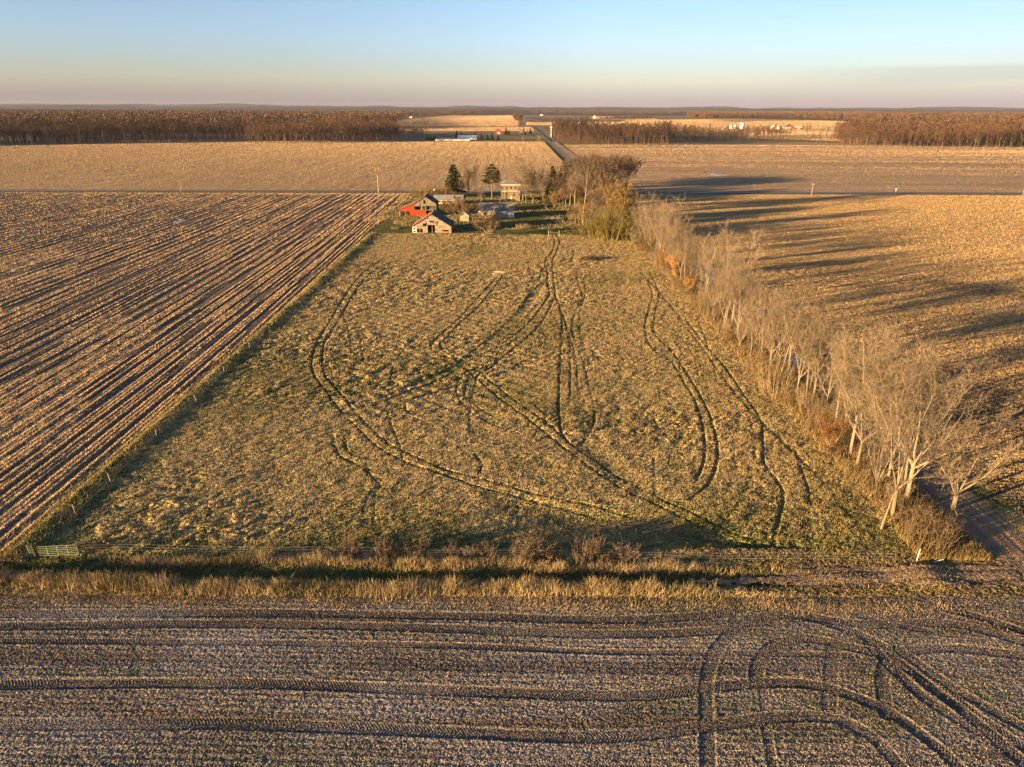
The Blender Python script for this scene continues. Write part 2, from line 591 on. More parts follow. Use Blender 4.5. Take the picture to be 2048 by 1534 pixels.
# ------------------------------------------------------------------ height-field sheets
class Grid:
    def __init__(s, x0, x1, y0, y1, dx, dy=None):
        dy = dy or dx
        s.xs = np.arange(x0, x1 + dx * 0.5, dx, dtype=np.float32)
        s.ys = np.arange(y0, y1 + dy * 0.5, dy, dtype=np.float32)
        s.dx, s.dy = dx, dy
        s.X, s.Y = np.meshgrid(s.xs, s.ys)
        s.Z = np.zeros_like(s.X)
        s.m = np.zeros_like(s.X)
        s.g = np.zeros_like(s.X)
        s.d = np.zeros_like(s.X)

    def track(s, pts, half):
        """distance to a polyline and length along it, for the vertices within 'half'"""
        D = np.full(s.X.shape, 1e3, np.float32)
        S = np.zeros_like(D)
        L = 0.0
        for (ax, ay), (bx, by) in zip(pts[:-1], pts[1:]):
            ex, ey = bx - ax, by - ay
            l = math.hypot(ex, ey)
            if l < 1e-6:
                continue
            i0 = int(np.searchsorted(s.xs, min(ax, bx) - half))
            i1 = int(np.searchsorted(s.xs, max(ax, bx) + half))
            j0 = int(np.searchsorted(s.ys, min(ay, by) - half))
            j1 = int(np.searchsorted(s.ys, max(ay, by) + half))
            if i1 > i0 and j1 > j0:
                X = s.X[j0:j1, i0:i1]
                Y = s.Y[j0:j1, i0:i1]
                t = np.clip(((X - ax) * ex + (Y - ay) * ey) / (l * l), 0, 1)
                d = np.hypot(X - ax - t * ex, Y - ay - t * ey)
                sub = D[j0:j1, i0:i1]
                k = d < sub
                sub[k] = d[k]
                S[j0:j1, i0:i1][k] = (L + t * l)[k]
            L += l
        return D, S

    def build(s, name, mat, keep=None, smooth=False):
        ny, nx = s.X.shape
        V = np.stack([s.X, s.Y, s.Z], -1).reshape(-1, 3)
        i = np.arange(ny * nx).reshape(ny, nx)
        Fc = np.stack([i[:-1, :-1], i[:-1, 1:], i[1:, 1:], i[1:, :-1]], -1).reshape(-1, 4)
        m, g, d = s.m.ravel(), s.g.ravel(), s.d.ravel()
        if keep is not None:
            kf = keep.ravel()[Fc].all(1)
            Fc = Fc[kf]
            used = np.unique(Fc)
            mp_ = np.zeros(len(V), np.int64)
            mp_[used] = np.arange(len(used))
            V, m, g, d, Fc = V[used], m[used], g[used], d[used], mp_[Fc]
        o = mesh_np(name, V, Fc, mat, attrs={'m': m, 'g': g, 'd': d} if d.any() else {'m': m, 'g': g}, smooth=smooth)
        return tag(o, None or name.replace('_', ' '), None, kind='structure')


def spline(px, n=6):
    """pixels of the photograph -> smooth ground polyline"""
    P = [at(u, v) for u, v in px]
    P = [(p.x, p.y) for p in P]
    return cat(P, n)


def cat(P, n=6):
    o = []
    for i in range(len(P) - 1):
        p0, p1, p2, p3 = P[max(i - 1, 0)], P[i], P[i + 1], P[min(i + 2, len(P) - 1)]
        for k in range(n):
            t = k / n
            o.append(tuple(0.5 * (2 * b + (c - a) * t + (2 * a - 5 * b + 4 * c - d) * t * t + (3 * b - a - 3 * c + d) * t ** 3)
                           for a, b, c, d in zip(p0, p1, p2, p3)))
    o.append(P[-1])
    return o


def inview(X, Y, margin=25.0):
    """within the wedge the camera sees, plus a margin for a step to the side"""
    return np.abs(X) < Y * 0.80 + margin


def blades(name, px, py, pz, h, wd, lean, mat, m, g, label, az=None, nb=1):
    n = len(px)
    if az is None:
        az = np.random.rand(n) * 2 * np.pi
    fa = np.random.rand(n) * np.pi
    cx, sx = np.cos(fa) * wd / 2, np.sin(fa) * wd / 2
    tipx = px + np.cos(az) * lean * h
    tipy = py + np.sin(az) * lean * h
    V = np.empty((n, 3, 3), np.float32)
    V[:, 0] = np.stack([px - cx, py - sx, pz], -1)
    V[:, 1] = np.stack([px + cx, py + sx, pz], -1)
    V[:, 2] = np.stack([tipx, tipy, pz + h * np.sqrt(np.clip(1 - lean ** 2, 0.02, 1))], -1)
    Fc = np.arange(n * 3).reshape(n, 3)
    o = mesh_np(name, V.reshape(-1, 3), Fc, mat, attrs={'m': np.repeat(m, 3), 'g': np.repeat(g, 3)})
    return tag(o, label, None, kind='stuff')


def sample(grid, x, y):
    i = np.clip(((x - grid.xs[0]) / grid.dx).astype(int), 0, len(grid.xs) - 1)
    j = np.clip(((y - grid.ys[0]) / grid.dy).astype(int), 0, len(grid.ys) - 1)
    return grid.Z[j, i], grid.m[j, i], grid.g[j, i]


def sheet(name, P, mat, z):
    V = [(p[0], p[1], z) for p in P]
    o = MB().add(V, [tuple(range(len(V)))]).build(name, mat)
    if o.data.polygons[0].normal.z < 0:
        o.data.flip_normals()
    return tag(o, name.replace('_', ' '), None, kind='structure')


def psheet(name, px, mat, z):
    return sheet(name, [at(u, v)[:2] for u, v in px], mat, z)


EX = []   # room for later sections
# ================================================================== GROUND
bs = Grid(-16000, 16000, -300, 15800, 400)
bs.Z[:] = -0.6
bs.m[:] = 0.4
bs.build('ground', M['base'])
XL = -53.5      # fence between the corn field and the pasture
XR = 45.0       # edge of the tree line
YF = 64.5       # front fence

# ---- pasture
TR = [  # (ruts traced on the photograph, depth, half width)
    ([(773, 514), (726, 548), (697, 583), (673, 621), (650, 659), (632, 691), (623, 724), (628, 750), (644, 776), (670, 809), (694, 835),
      (731, 873), (752, 893), (781, 911), (822, 930), (866, 943), (910, 958), (954, 974), (1060, 998), (1200, 1030), (1330, 1060), (1480, 1090), (1590, 1116)], 1.0, .42),
    ([(785, 524), (746, 545), (720, 571), (700, 601), (682, 633), (662, 665), (647, 694), (644, 727), (648, 750), (664, 771), (688, 797), (720, 835),
      (764, 879), (796, 899), (831, 915), (872, 934), (910, 946), (955, 957), (1060, 985), (1200, 1012), (1330, 1045), (1500, 1085)], 1.0, .42),
    ([(993, 557), (966, 586), (937, 618), (908, 647), (881, 671), (862, 691), (867, 703), (881, 712), (908, 718), (937, 744), (966, 770), (1010, 806),
      (1054, 838), (1083, 860), (1110, 882), (1180, 935), (1250, 980), (1310, 1005), (1400, 1045), (1490, 1085), (1540, 1108)], 1.0, .42),
    ([(1007, 551), (981, 586), (952, 618), (916, 650), (893, 677), (880, 691), (887, 703), (911, 715), (946, 735), (978, 762), (1016, 791), (1057, 823),
      (1098, 850), (1130, 880), (1200, 930), (1260, 965), (1310, 990), (1400, 1030), (1500, 1075), (1580, 1110)], 1.0, .42),
    ([(1104, 472), (1109, 485), (1104, 504), (1094, 515), (1090, 528), (1094, 542), (1095, 560), (1096, 580), (1098, 592), (1080, 618), (1057, 647),
      (1025, 674), (995, 694), (937, 724), (880, 760), (800, 790), (740, 815)], 1.1, .45),
    ([(1114, 472), (1119, 485), (1114, 501), (1107, 517), (1104, 533), (1106, 553), (1109, 580), (1107, 600), (1092, 630), (1072, 658), (1042, 686),
      (1010, 712), (970, 745), (915, 772), (850, 792), (780, 812), (700, 832)], 1.1, .45),
    ([(1082, 535), (1080, 555), (1062, 580), (1045, 610), (1012, 645), (975, 680), (930, 715), (880, 740)], .6, .35),
    ([(1075, 610), (1055, 632), (1025, 662), (985, 700), (930, 735), (880, 762), (810, 785)], .6, .35),
    ([(1110, 590), (1124, 640), (1121, 700), (1118, 760), (1117, 820), (1121, 860), (1136, 886)], 1.0, .42),
    ([(1112, 600), (1130, 640), (1139, 690), (1140, 760), (1138, 812)], .8, .38),
    ([(1118, 610), (1136, 660), (1152, 720), (1154, 760), (1160, 800)], .55, .35),
    ([(1152, 545), (1157, 570), (1163, 595), (1149, 630), (1144, 660), (1158, 700), (1170, 740), (1178, 780), (1190, 828), (1182, 862), (1164, 888)], .8, .4),
    ([(1168, 560), (1170, 590), (1160, 622), (1160, 660), (1168, 695), (1185, 740)], .6, .38),
    ([(1283, 545), (1303, 582), (1300, 612), (1290, 650), (1297, 688), (1322, 712), (1343, 723), (1372, 773), (1390, 803), (1405, 858), (1409, 899), (1405, 934), (1393, 958)], .9, .4),
    ([(1300, 545), (1318, 590), (1309, 630), (1308, 665), (1330, 690), (1349, 709), (1381, 759), (1413, 817), (1428, 864), (1435, 899), (1431, 934), (1416, 970), (1380, 1000)], .9, .4),
    ([(1395, 640), (1415, 690), (1428, 709), (1466, 759), (1487, 803), (1501, 846), (1507, 882), (1510, 920)], .6, .38),
    ([(1372, 640), (1410, 690), (1446, 729), (1490, 794), (1519, 835), (1525, 876), (1528, 929), (1557, 967), (1566, 996), (1557, 1040), (1548, 1081), (1548, 1112)], .9, .42),
    ([(1590, 900), (1604, 946), (1616, 981), (1619, 1013)], .6, .38),
    ([(935, 745), (919, 759), (912, 785), (922, 805), (948, 829), (998, 855), (1040, 868)], .8, .38),
    ([(950, 748), (937, 759), (929, 785), (934, 797), (963, 820), (1000, 840)], .8, .38),
    ([(1118, 484), (1130, 488), (1147, 500), (1147, 512), (1138, 524), (1117, 534), (1085, 545), (1040, 556)], .7, .38),
    ([(1128, 497), (1136, 501), (1135, 512), (1123, 524), (1109, 533)], .7, .35),
    ([(1147, 502), (1168, 510)], .8, .45), ([(1185, 523), (1230, 533), (1275, 545)], .7, .5),
    ([(1063, 498), (1070, 508), (1080, 518)], .5, .3), ([(1072, 492), (1074, 502), (1084, 512)], .4, .3),
    ([(722, 680), (722, 700), (727, 722)], .5, .3), ([(810, 808), (812, 820), (822, 828)], .7, .4), ([(776, 822), (782, 850), (790, 868)], .6, .4),
    ([(665, 870), (672, 905), (690, 920), (740, 940)], .8, .5), ([(690, 880), (698, 908), (745, 920)], .6, .45),
    ([(730, 940), (760, 975)], .7, .5), ([(950, 912), (962, 928), (958, 948)], .8, .5),
    ([(1295, 560), (1340, 610), (1400, 690), (1480, 800), (1560, 880), (1640, 960), (1700, 1030)], .55, .6),
]


rl = random.Random(21)
for q in range(11):                         # faint lines sweeping down to the left from the gateway
    f = q / 10
    TR.append(([(1092 - 30 * f, 560 + 22 * f), (1070 - 40 * f, 600 + 28 * f), (1030 - 60 * f, 650 + 34 * f), (985 - 85 * f, 700 + 36 * f), (920 - 120 * f, 745 + 36 * f),
                (840 - 140 * f, 785 + 38 * f), (740 - 150 * f, 825 + 45 * f)], .32, .3))
for q in range(16):                         # and odd single passes
    u, v = rl.uniform(650, 1480), rl.uniform(560, 1000)
    du, dv = rl.uniform(-60, 60), rl.uniform(20, 70)
    TR.append(([(u, v), (u + du * .6, v + dv * .5), (u + du, v + dv), (u + du * 1.2, v + dv * 1.6)], rl.uniform(.25, .5), .3))


def pasture_block(x0, x1, y0, y1, d):
    G = Grid(x0, x1, y0, y1, d)
    X, Y = G.X, G.Y
    wx = X + 0.9 * vn(X * .5, Y * .5, 31)
    wy = Y + 0.9 * vn(X * .5, Y * .5, 32)
    c1 = vn((wx * .86 + wy * .5) * .75, (wy * .86 - wx * .5) * 1.55, 1)
    c2 = vn((wx * .86 + wy * .5) * 1.8, (wy * .86 - wx * .5) * 3.2, 2)
    c3 = vn(X * 5.3, Y * 5.3, 3)
    big = fbm(X * .07, Y * .07, 3, 5)
    rough = 0.4 + 1.05 * sst(.35, .7, fbm(X * .035, Y * .05, 2, 8)) * sst(46, 20, X + 6 * vn(Y * .1, X * .1, 9))
    hh = sst(.25, .9, c1) * .17 + sst(.3, .9, c2) * .12 + c3 * .06
    G.Z = hh * rough + .25 * (big - .5)
    G.m = np.clip(.25 + 1.1 * (c2 * .5 + c1 * .5 - .3) + .5 * (big - .5), 0, 1)
    edge = np.minimum(X - XL, np.abs(Y - YF) * 1.2)
    gn = fbm(X * .045, Y * .045, 3, 12)
    G.g = np.clip(.45 * sst(.54, .74, gn) + .6 * sst(8, 0, edge) * sst(.3, .6, vn(X * .2, Y * .2, 33)) + .42 * sst(.5, .2, c1) + .10 * sst(84, 66, Y), 0, 1)  # dips between tufts get extra green, tinting in their shade
    # lines left by mowing, sweeping down from the gateway to the left
    for px, dep, hw in TR:
        D, S = G.track(spline(px), 2.2)
        e = (.75 if dep >= .9 else .7 * sst(.12, .5, vn(S * .22, S * 0 + dep * 9, 40))) + .45 * vn(S * 1.1, S * 0, 41)
        core = sst(hw * .9, hw * .35, D) * np.clip(e, 0, 1)
        sh = sst(1.4, hw, D) * (1 - core)
        G.Z = G.Z * (1 - .85 * core) - dep * .11 * core + .02 * dep * sh
        G.g = np.clip(G.g + core * dep * .28, 0, 1)
        G.m = G.m * (1 - core * .6 * min(1, dep))
    lf = np.sin((Y * .72 + X * .62 + 3 * vn(X * .05, Y * .05, 50)) * 2.6)
    area = sst(-38, -25, X) * sst(12, 2, X) * sst(95, 110, Y) * sst(190, 150, Y)
    G.Z += area * .055 * lf
    # raised grassy bank along the left fence, low shoulder to the tree line
    bank = np.exp(-((X - XL) / 1.1) ** 2)
    G.Z += bank * .45 * (.7 + .6 * vn(Y * .6, X * .6, 60))
    G.g = np.clip(G.g + .35 * bank - .25 * sst(40, 45, X), 0, 1)
    for px, dep, hw in (([(820, 1112), (1000, 1088), (1150, 1056), (1300, 1048), (1450, 1082), (1570, 1112)], .45, 3.2),
                        ([(1040, 1010), (1180, 1035), (1320, 1040), (1430, 1060)], .3, 2.5), ([(1180, 900), (1250, 960), (1330, 1000)], .22, 2.0)):
        D, S = G.track(spline(px), hw * 2.2)
        sw = np.exp(-(D / hw) ** 2)
        G.Z -= dep * sw
        G.g = np.clip(G.g + .35 * sw * sst(.3, .6, c1), 0, 1)
    fall = sst(0, 1.2, X - x0) * sst(0, 1.0, x1 - X)
    G.Z = G.Z * fall + .02
    return G


PA = pasture_block(XL - 1.6, XR + 6.5, YF - 1.0, 122, 0.13)
PA.build('pasture', M['pasture'])
PB = pasture_block(XL - 1.6, XR + 6.5, 122, 274, 0.24)
PB.build('pasture', M['pasture'])

# ---- corn field on the left
def corn_block(x0, x1, y0, y1, dx, dy):
    G = Grid(x0, x1, y0, y1, dx, dy)
    X, Y = G.X, G.Y
    xx = X + 0.0125 * (Y - 65) + 1.6 * vn(Y * .009, X * .006, 3) + .12 * vn(Y * .11, X * .02, 4)
    ph = xx / 0.762
    row = np.floor(ph)
    fr = ph - row
    ridge = np.clip(np.sin(fr * np.pi), 0, 1) ** 1.1
    ri = row.astype(np.int64)
    hsh = _T[ri & 255, (ri >> 3) & 255]
    seg = vn(Y * .045 + ri % 97 * 3.7, row * .7, 21)
    amp = np.clip(.55 + .6 * sst(.22, .62, .55 * hsh + .45 * seg), 0, 1.15)
    pair = ((ri % 8) == 1) | ((ri % 8) == 5)           # wheel rows of the combine
    amp *= 1 - .75 * sst(.62, .78, vn(Y * .05 + ri % 53 * 1.9, row * .35, 27))
    amp = np.where(pair, amp * .12, amp)
    amp = np.where((hsh > .86) & (seg > .35), amp * .3, amp)
    c = vn(X * 3.1, Y * 1.9, 6)
    c2 = vn(X * 6.0, Y * 4.0, 7)
    mess = np.clip(sst(90, 66, Y) * .8 + sst(398, 407, Y), 0, 1) * sst(.2, .55, fbm(X * .06, Y * .08, 2, 9) + .1)
    blob = sst(.70, .76, fbm(X * .05, Y * .03, 3, 15)) * .8
    mess = np.clip(mess + blob * .8, 0, .8)
    base = ridge * amp
    base = base * (1 - .75 * mess) + mess * (.25 + .6 * vn(X * .9, Y * .8, 17)) * .9
    G.Z = .14 * base + .09 * (c - .4) * (.3 + base) + .05 * c2 - np.where(pair, .05 * (1 - mess), 0)
    G.m = np.clip(base * 1.35 + .3 * (c - .5) - .22, 0, 1)
    G.Z = G.Z * sst(0, .8, x1 - X)
    keep = inview(X, Y, 28)
    return G, keep


CA = corn_block(-150, XL - .2, 60, 130, .127, .22)
CB = corn_block(-225, XL - .2, 130, 250, .19, .42)
CC = corn_block(-370, XL - .2, 250, 412, .254, .8)
for G, kp in (CA, CB, CC):
    G.build('corn_field', M['corn'], kp)
CA, CB, CC = CA[0], CB[0], CC[0]

# ---- stubble field on the right of the road
def right_block(x0, x1, y0, y1, dx, dy):
    G = Grid(x0, x1, y0, y1, dx, dy)
    X, Y = G.X, G.Y
    yy = Y + .5 * vn(X * .02, Y * .02, 3)
    ph = yy / 0.762
    fr = ph - np.floor(ph)
    ridge = np.clip(np.sin(fr * np.pi), 0, 1) ** 1.5
    c = vn(X * 1.4, Y * 2.4, 6)
    c2 = vn(X * 3.6, Y * 4.4, 7)
    mud = sst(.54, .7, fbm(X * .02, Y * .02, 3, 19)) * sst(260, 150, Y)
    # tracks swinging round at the field's corner
    rr = np.hypot(X - 92, Y - 205)
    rr = rr + 5 * (vn(X * .06, Y * .06, 23) - .5)
    ring = sst(20, 12, rr) * (.5 + .5 * np.sin(rr * 2.6)) * sst(.3, .65, vn(X * .09, Y * .09, 24))
    mud = np.clip(mud * .8 + ring * .6, 0, 1)
    amp = .5 + .5 * sst(200, 90, Y)
    G.Z = (.13 * ridge * amp + .15 * (c - .3) + .07 * c2) * (1 - .3 * mud)
    G.m = np.clip(.30 + .55 * c + .35 * (c2 - .5) + .22 * ridge * amp - .75 * mud + .12 * sst(120, 220, Y) - .15, 0, 1)
    G.Z *= sst(0, 1.5, X - x0)
    G.g = .4 * sst(3, 0, X - x0)
    keep = inview(X, Y, 28)
    return G, keep


RX = 60.0
RA = right_block(RX, 150, 48, 130, .19, .17)
RB = right_block(RX, 235, 130, 250, .36, .254)
RC = right_block(RX, 380, 250, 411, .8, .36)
for G, kp in (RA, RB, RC):
    G.build('stubble_field', M['right'], kp)
RA, RB, RC = RA[0], RB[0], RC[0]

# ---- worked field in front with tyre tracks
FR = Grid(-62, 66, 30, 58.6, .075, .066)
X, Y = FR.X, FR.Y
c = vn(X * 2.2, Y * 4.2, 6)
c2 = vn(X * 6.5, Y * 7.5, 7)
c3 = vn(X * 11, Y * 13, 8)
YR = Y + .012 * X + .5 * vn(X * .02, Y * 0, 9)
band = vn(YR * .9, X * .012, 10)
line = .5 + .5 * np.sin(YR * 2 * np.pi / .62 + .8 * vn(X * .15, YR, 15)) * (.35 + .65 * vn(X * .05, YR * .5, 16))
fade = sst(38, 15, X + .25 * (Y - 45))
FR.Z = .03 * (c - .4) + .04 * c2 + .035 * c3 + (.25 + .75 * fade) * (.034 * (line - .5) + .06 * (band - .5))
FR.m = np.clip(.10 + .45 * c2 * c + .4 * (c3 - .5) + .22 * (line - .5) + .40 * (band - .45), 0, 1)
FR.g = .75 * sst(.56, .74, fbm(X * .06, Y * .16, 3, 13)) * sst(.45, .6, c2) + .5 * sst(57.0, 58.6, Y) * sst(.4, .6, c)
FT = [
    [(-250, 1229), (0, 1228), (450, 1226), (900, 1232), (1200, 1240), (1400, 1232), (1500, 1212)],
    [(-250, 1254), (0, 1253), (450, 1248), (900, 1258), (1200, 1269), (1430, 1262), (1490, 1248), (1573, 1226), (1655, 1240), (1738, 1249), (1904, 1248), (2048, 1286), (2200, 1340)],
    [(-250, 1284), (0, 1283), (450, 1285), (900, 1292), (1200, 1304), (1420, 1306), (1700, 1310)],
    [(-250, 1370), (0, 1370), (450, 1367), (900, 1382), (1250, 1392), (1407, 1377), (1531, 1366), (1635, 1372), (1738, 1406), (1800, 1439), (1880, 1500), (1960, 1580)],
    [(-250, 1450), (0, 1450), (450, 1448), (900, 1465), (1200, 1475), (1400, 1455), (1530, 1437), (1635, 1434), (1690, 1445), (1750, 1480), (1830, 1570)],
    [(1418, 1580), (1414, 1450), (1412, 1380), (1420, 1330), (1440, 1290), (1480, 1255), (1530, 1234), (1600, 1232), (1680, 1255), (1760, 1290), (1850, 1350), (1950, 1430), (2100, 1530)],
    [(1512, 1356), (1517, 1328), (1537, 1300), (1572, 1283), (1612, 1277), (1660, 1285), (1700, 1295), (1750, 1305), (1790, 1320), (1850, 1365), (1960, 1450), (2060, 1540)],
    [(1658, 1420), (1660, 1375), (1663, 1330), (1672, 1290), (1700, 1270), (1722, 1258), (1780, 1238), (1850, 1222)],
    [(1772, 1430), (1765, 1360), (1775, 1325), (1800, 1306), (1850, 1298), (1920, 1298), (2048, 1312), (2150, 1330)],
    [(1740, 1290), (1830, 1380), (1900, 1430), (2000, 1490), (2100, 1570)],
    [(1800, 1300), (1900, 1372), (2000, 1430), (2100, 1480)],
    [(1880, 1215), (1960, 1235), (2048, 1264), (2150, 1300)],
    [(1525, 1360), (1530, 1420), (1536, 1480), (1552, 1570)],
    [(1720, 1232), (1800, 1252), (1860, 1262)],
]
for q, px in enumerate(FT):
    hw = .62 if q not in (2, 12, 13) else .4
    D, S = FR.track(spline(px, 8), 1.6)
    core = sst(hw * 1.1, hw * .8, D) * {5: .8, 7: .8, 8: .8, 9: .8, 10: .75, 12: .55, 13: .8}.get(q, 1.0)
    lug = (((S + D * .8) / .27 + .3 * vn(S * .6, S * 0, q)) % 1.0 < .5).astype(np.float32) * sst(.25, .6, vn(S * .22, D * .8 + q * 3, 46))
    soft = (.75 if q in (5, 6) else .35) + (.3 if q in (5, 6) else .7) * sst(.2, .7, vn(S * .12, S * 0 + q * 5, 44))
    rim = sst(hw + .3, hw, D) * (1 - core)
    FR.Z = FR.Z * (1 - core * .8) + core * soft * (-.045 + .04 * lug) + rim * .022 * soft + core * .025 * (c3 - .5)
    FR.m = FR.m * (1 - core * .8 * soft) + core * lug * .08
    FR.g *= 1 - core
    FR.d = np.maximum(FR.d, core * (.12 + .42 * soft) * (1 - .7 * lug) * (.55 + .75 * c3))
FR.d = np.clip(np.maximum(FR.d, .6 * sst(.45, .75, vn(YR * .75, X * .01, 61)) * sst(.3, .6, vn(X * .06, YR * .6, 62))) + .55 * sst(54.5, 58, Y + .06 * np.clip(X, 0, 40) + 1.5 * (c - .5)) * sst(.3, .6, c2), 0, 1)
FR.build('front_field', M['front'])

# ---- grass verge with the ditch
VG = Grid(-95, 59.5, 57.4, 66.0, .13, .11)
X, Y = VG.X, VG.Y
YT = Y + .017 * (X + 52) + .25 * (vn(X * .15, Y * .1, 3) - .5)      # strips run very slightly towards the camera on the right
ent = sst(24, 31, X)                                             # dirt entrance on the right
c = vn(X * 1.7, Y * 2.2, 5)
c2 = vn(X * 4.5, Y * 4.5, 6)
ditch = np.exp(-((YT - 62.0) / 1.0) ** 2)
VG.Z = (-.5 * ditch + .22 * np.exp(-((YT - 59.8) / .7) ** 2)) * (1 - ent) + .16 * c * (1 - .6 * ent) + .09 * c2
crest = .5 * np.exp(-((X - 42.5) / 2.6) ** 2) * sst(58.6, 60, Y) * sst(63.4, 62.2, Y) + .22 * np.exp(-((X - 34) / 3.0) ** 2) * sst(59.5, 60.5, Y) * sst(62, 61, Y)
VG.Z += crest
VG.Z *= sst(57.4, 58.2, Y)
VG.m = np.clip(.2 + .6 * c + .3 * (c2 - .5) - .4 * ent, 0, 1)
VG.g = np.clip(sst(60.2, 61.2, YT) * sst(64.6, 63.2, YT) * .9 + .5 * sst(.5, .8, fbm(X * .15, Y * .3, 2, 9)), 0, 1) * (1 - .8 * ent)
VG.build('grass_verge', M['verge'])

# ---- worn dirt track from the front field to the dirt road
DT = Grid(18, 52.5, 58.0, 62.9, .12)
X, Y = DT.X, DT.Y
yc = 60.6 + .035 * (X - 30) + .4 * (vn(X * .12, X * 0, 8) - .5)
d_ = np.abs(Y - yc)
crest = .5 * np.exp(-((X - 42.5) / 2.6) ** 2) * sst(58.6, 60, Y) * sst(63.4, 62.2, Y) + .22 * np.exp(-((X - 34) / 3.0) ** 2) * sst(59.5, 60.5, Y) * sst(62, 61, Y)
DT.Z = crest + .12 + .05 * vn(X * 2, Y * 2, 4) + .04 * vn(X * 5, Y * 5, 5) - .09 * np.exp(-((d_ - .85) / .3) ** 2)
DT.m = np.clip(.05 + .5 * vn(X * .9, Y * 2.2, 6) - .3 * np.exp(-((d_ - .85) / .35) ** 2), 0, 1)
DT.build('dirt_track', M['dirt'], (d_ < 1.7 * sst(18, 34, X) + 2.2 * (fbm(X * .7, Y * .9, 3, 7) - .5)))

# ---- farmyard and the ground under the tree line
LW = Grid(-62, 58.5, 272.5, 417.0, .55)
X, Y = LW.X, LW.Y
c = fbm(X * .5, Y * .5, 2, 4)
LW.Z = .22 * c - .05
LW.m = np.clip(fbm(X * .06, Y * .05, 3, 5) * 1.4 - .6 + .2 * sst(276, 273, Y), 0, 1)
LW.Z *= sst(0, 3, X + 62)
LW.build('farmyard', M['lawn'])
SV = Grid(58.0, 61.0, 44, 416, .25, .5)
SV.Z = .15 * vn(SV.X * 1.5, SV.Y * .8, 4)
SV.m = vn(SV.X * 1.2, SV.Y * .6, 5)
SV.g = .9 * sst(.35, .6, vn(SV.X * .5, SV.Y * .2, 6))
SV.build('road_verge', M['verge'])

# ---- roads
RW = Grid(51.6, 58.4, 40, 416, .17, .5)
X, Y = RW.X, RW.Y
RW.Z = .10 * (1 - ((X - 55) / 3.4) ** 2) + .03 * vn(X * 2, Y * .5, 2) - .05 * (np.exp(-((np.abs(X - 55) - .9) / .3) ** 2)) + .02
RW.m = np.clip(.35 + .8 * np.exp(-((np.abs(X - 55) - .95) / .35) ** 2) - .2 * vn(X, Y * .2, 3), 0, 1)
RW.build('dirt_road', M['dirt'])
sheet('county_road', [(-900, 417.5), (900, 417.5), (900, 424), (-900, 424)], M['asphalt'], .12)
sheet('county_road', [(53.0, 424.2), (57.6, 424.2), (55.6, 1085), (53, 1900), (48.4, 1900), (51.0, 1085)], M['asphalt'], .12)
vg1 = sheet('road_verge', [(-900, 411), (900, 411), (900, 417.4), (-900, 417.4)], M['verge'], .0)
sheet('road_verge', [(49.5, 426), (52.9, 426), (50.9, 1085), (48, 1085)], M['far_green'], .08)
sheet('road_verge', [(57.7, 426), (66, 426), (64, 1085), (55.7, 1085)], M['northeast'], .08)
sheet('north_field', [(-1100, 426), (46, 426), (46, 1085), (-420, 1095), (-1100, 1010)], M['north'], .02)
sheet('northeast_field', [(66, 426), (1300, 426), (1300, 1000), (700, 1010), (330, 1110), (66, 985)], M['northeast'], .02)
for v_, w_ in ((322.5, 2.2), (329.5, 1.2)):
    a, b = at(1230, v_), at(2150, v_ + 8)
    sheet('field_track', [(a.x, a.y), (b.x, b.y), (b.x, b.y + w_ * 1.6), (a.x, a.y + w_ * 1.6)], M['far_dull'], .05)

# distant far fields, laid on the base one above another
FZ = [0]


def far(name, px, mat):
    FZ[0] += 1
    return psheet(name, px, M[mat], -.5 + .04 * FZ[0])


far('far_field', [(-300, 296), (500, 284), (860, 281), (1110, 281), (1110, 262), (900, 266), (700, 262), (-300, 262)], 'far_dull')
far('far_field', [(760, 252), (1040, 254), (1040, 229), (900, 230), (815, 237), (780, 243)], 'far')
far('far_field', [(780, 262), (1078, 262), (1062, 250), (790, 253)], 'far_dull')
far('far_field', [(1046, 246), (1190, 247), (1150, 231), (1046, 230)], 'far_dull')
far('far_field', [(1052, 250), (1300, 256), (1300, 243), (1052, 244)], 'far')
far('far_field', [(1180, 238), (1330, 241), (1290, 232), (1180, 233)], 'far')
far('far_field', [(1270, 264), (1720, 268), (1720, 241), (1480, 236), (1240, 239)], 'far')
far('far_field', [(1480, 276), (1690, 283), (1690, 263), (1480, 258)], 'far')
far('lawn', [(905, 281), (1100, 284), (1100, 277), (905, 276)], 'far_green')
far('lawn', [(1000, 272), (1090, 273), (1085, 266), (1000, 266)], 'far_green')

FARS = [([(780, 252), (1036, 254), (1036, 231), (900, 231), (830, 237), (790, 243)], 40000), ([(1052, 250), (1290, 255), (1290, 243), (1052, 244.5)], 16000),
        ([(1185, 238), (1330, 241), (1290, 233), (1185, 233)], 9000), ([(1290, 262), (1715, 267), (1715, 242), (1480, 238), (1250, 240)], 50000),
        ([(1490, 275), (1680, 282), (1680, 263), (1490, 259)], 14000), ([(790, 262), (1070, 262), (1062, 254), (790, 256)], 9000)]
# ================================================================== GRASS AND RESIDUE (nobody could count these)
def scatter(x0, x1, y0, y1, n):
    return np.random.uniform(x0, x1, n), np.random.uniform(y0, y1, n)


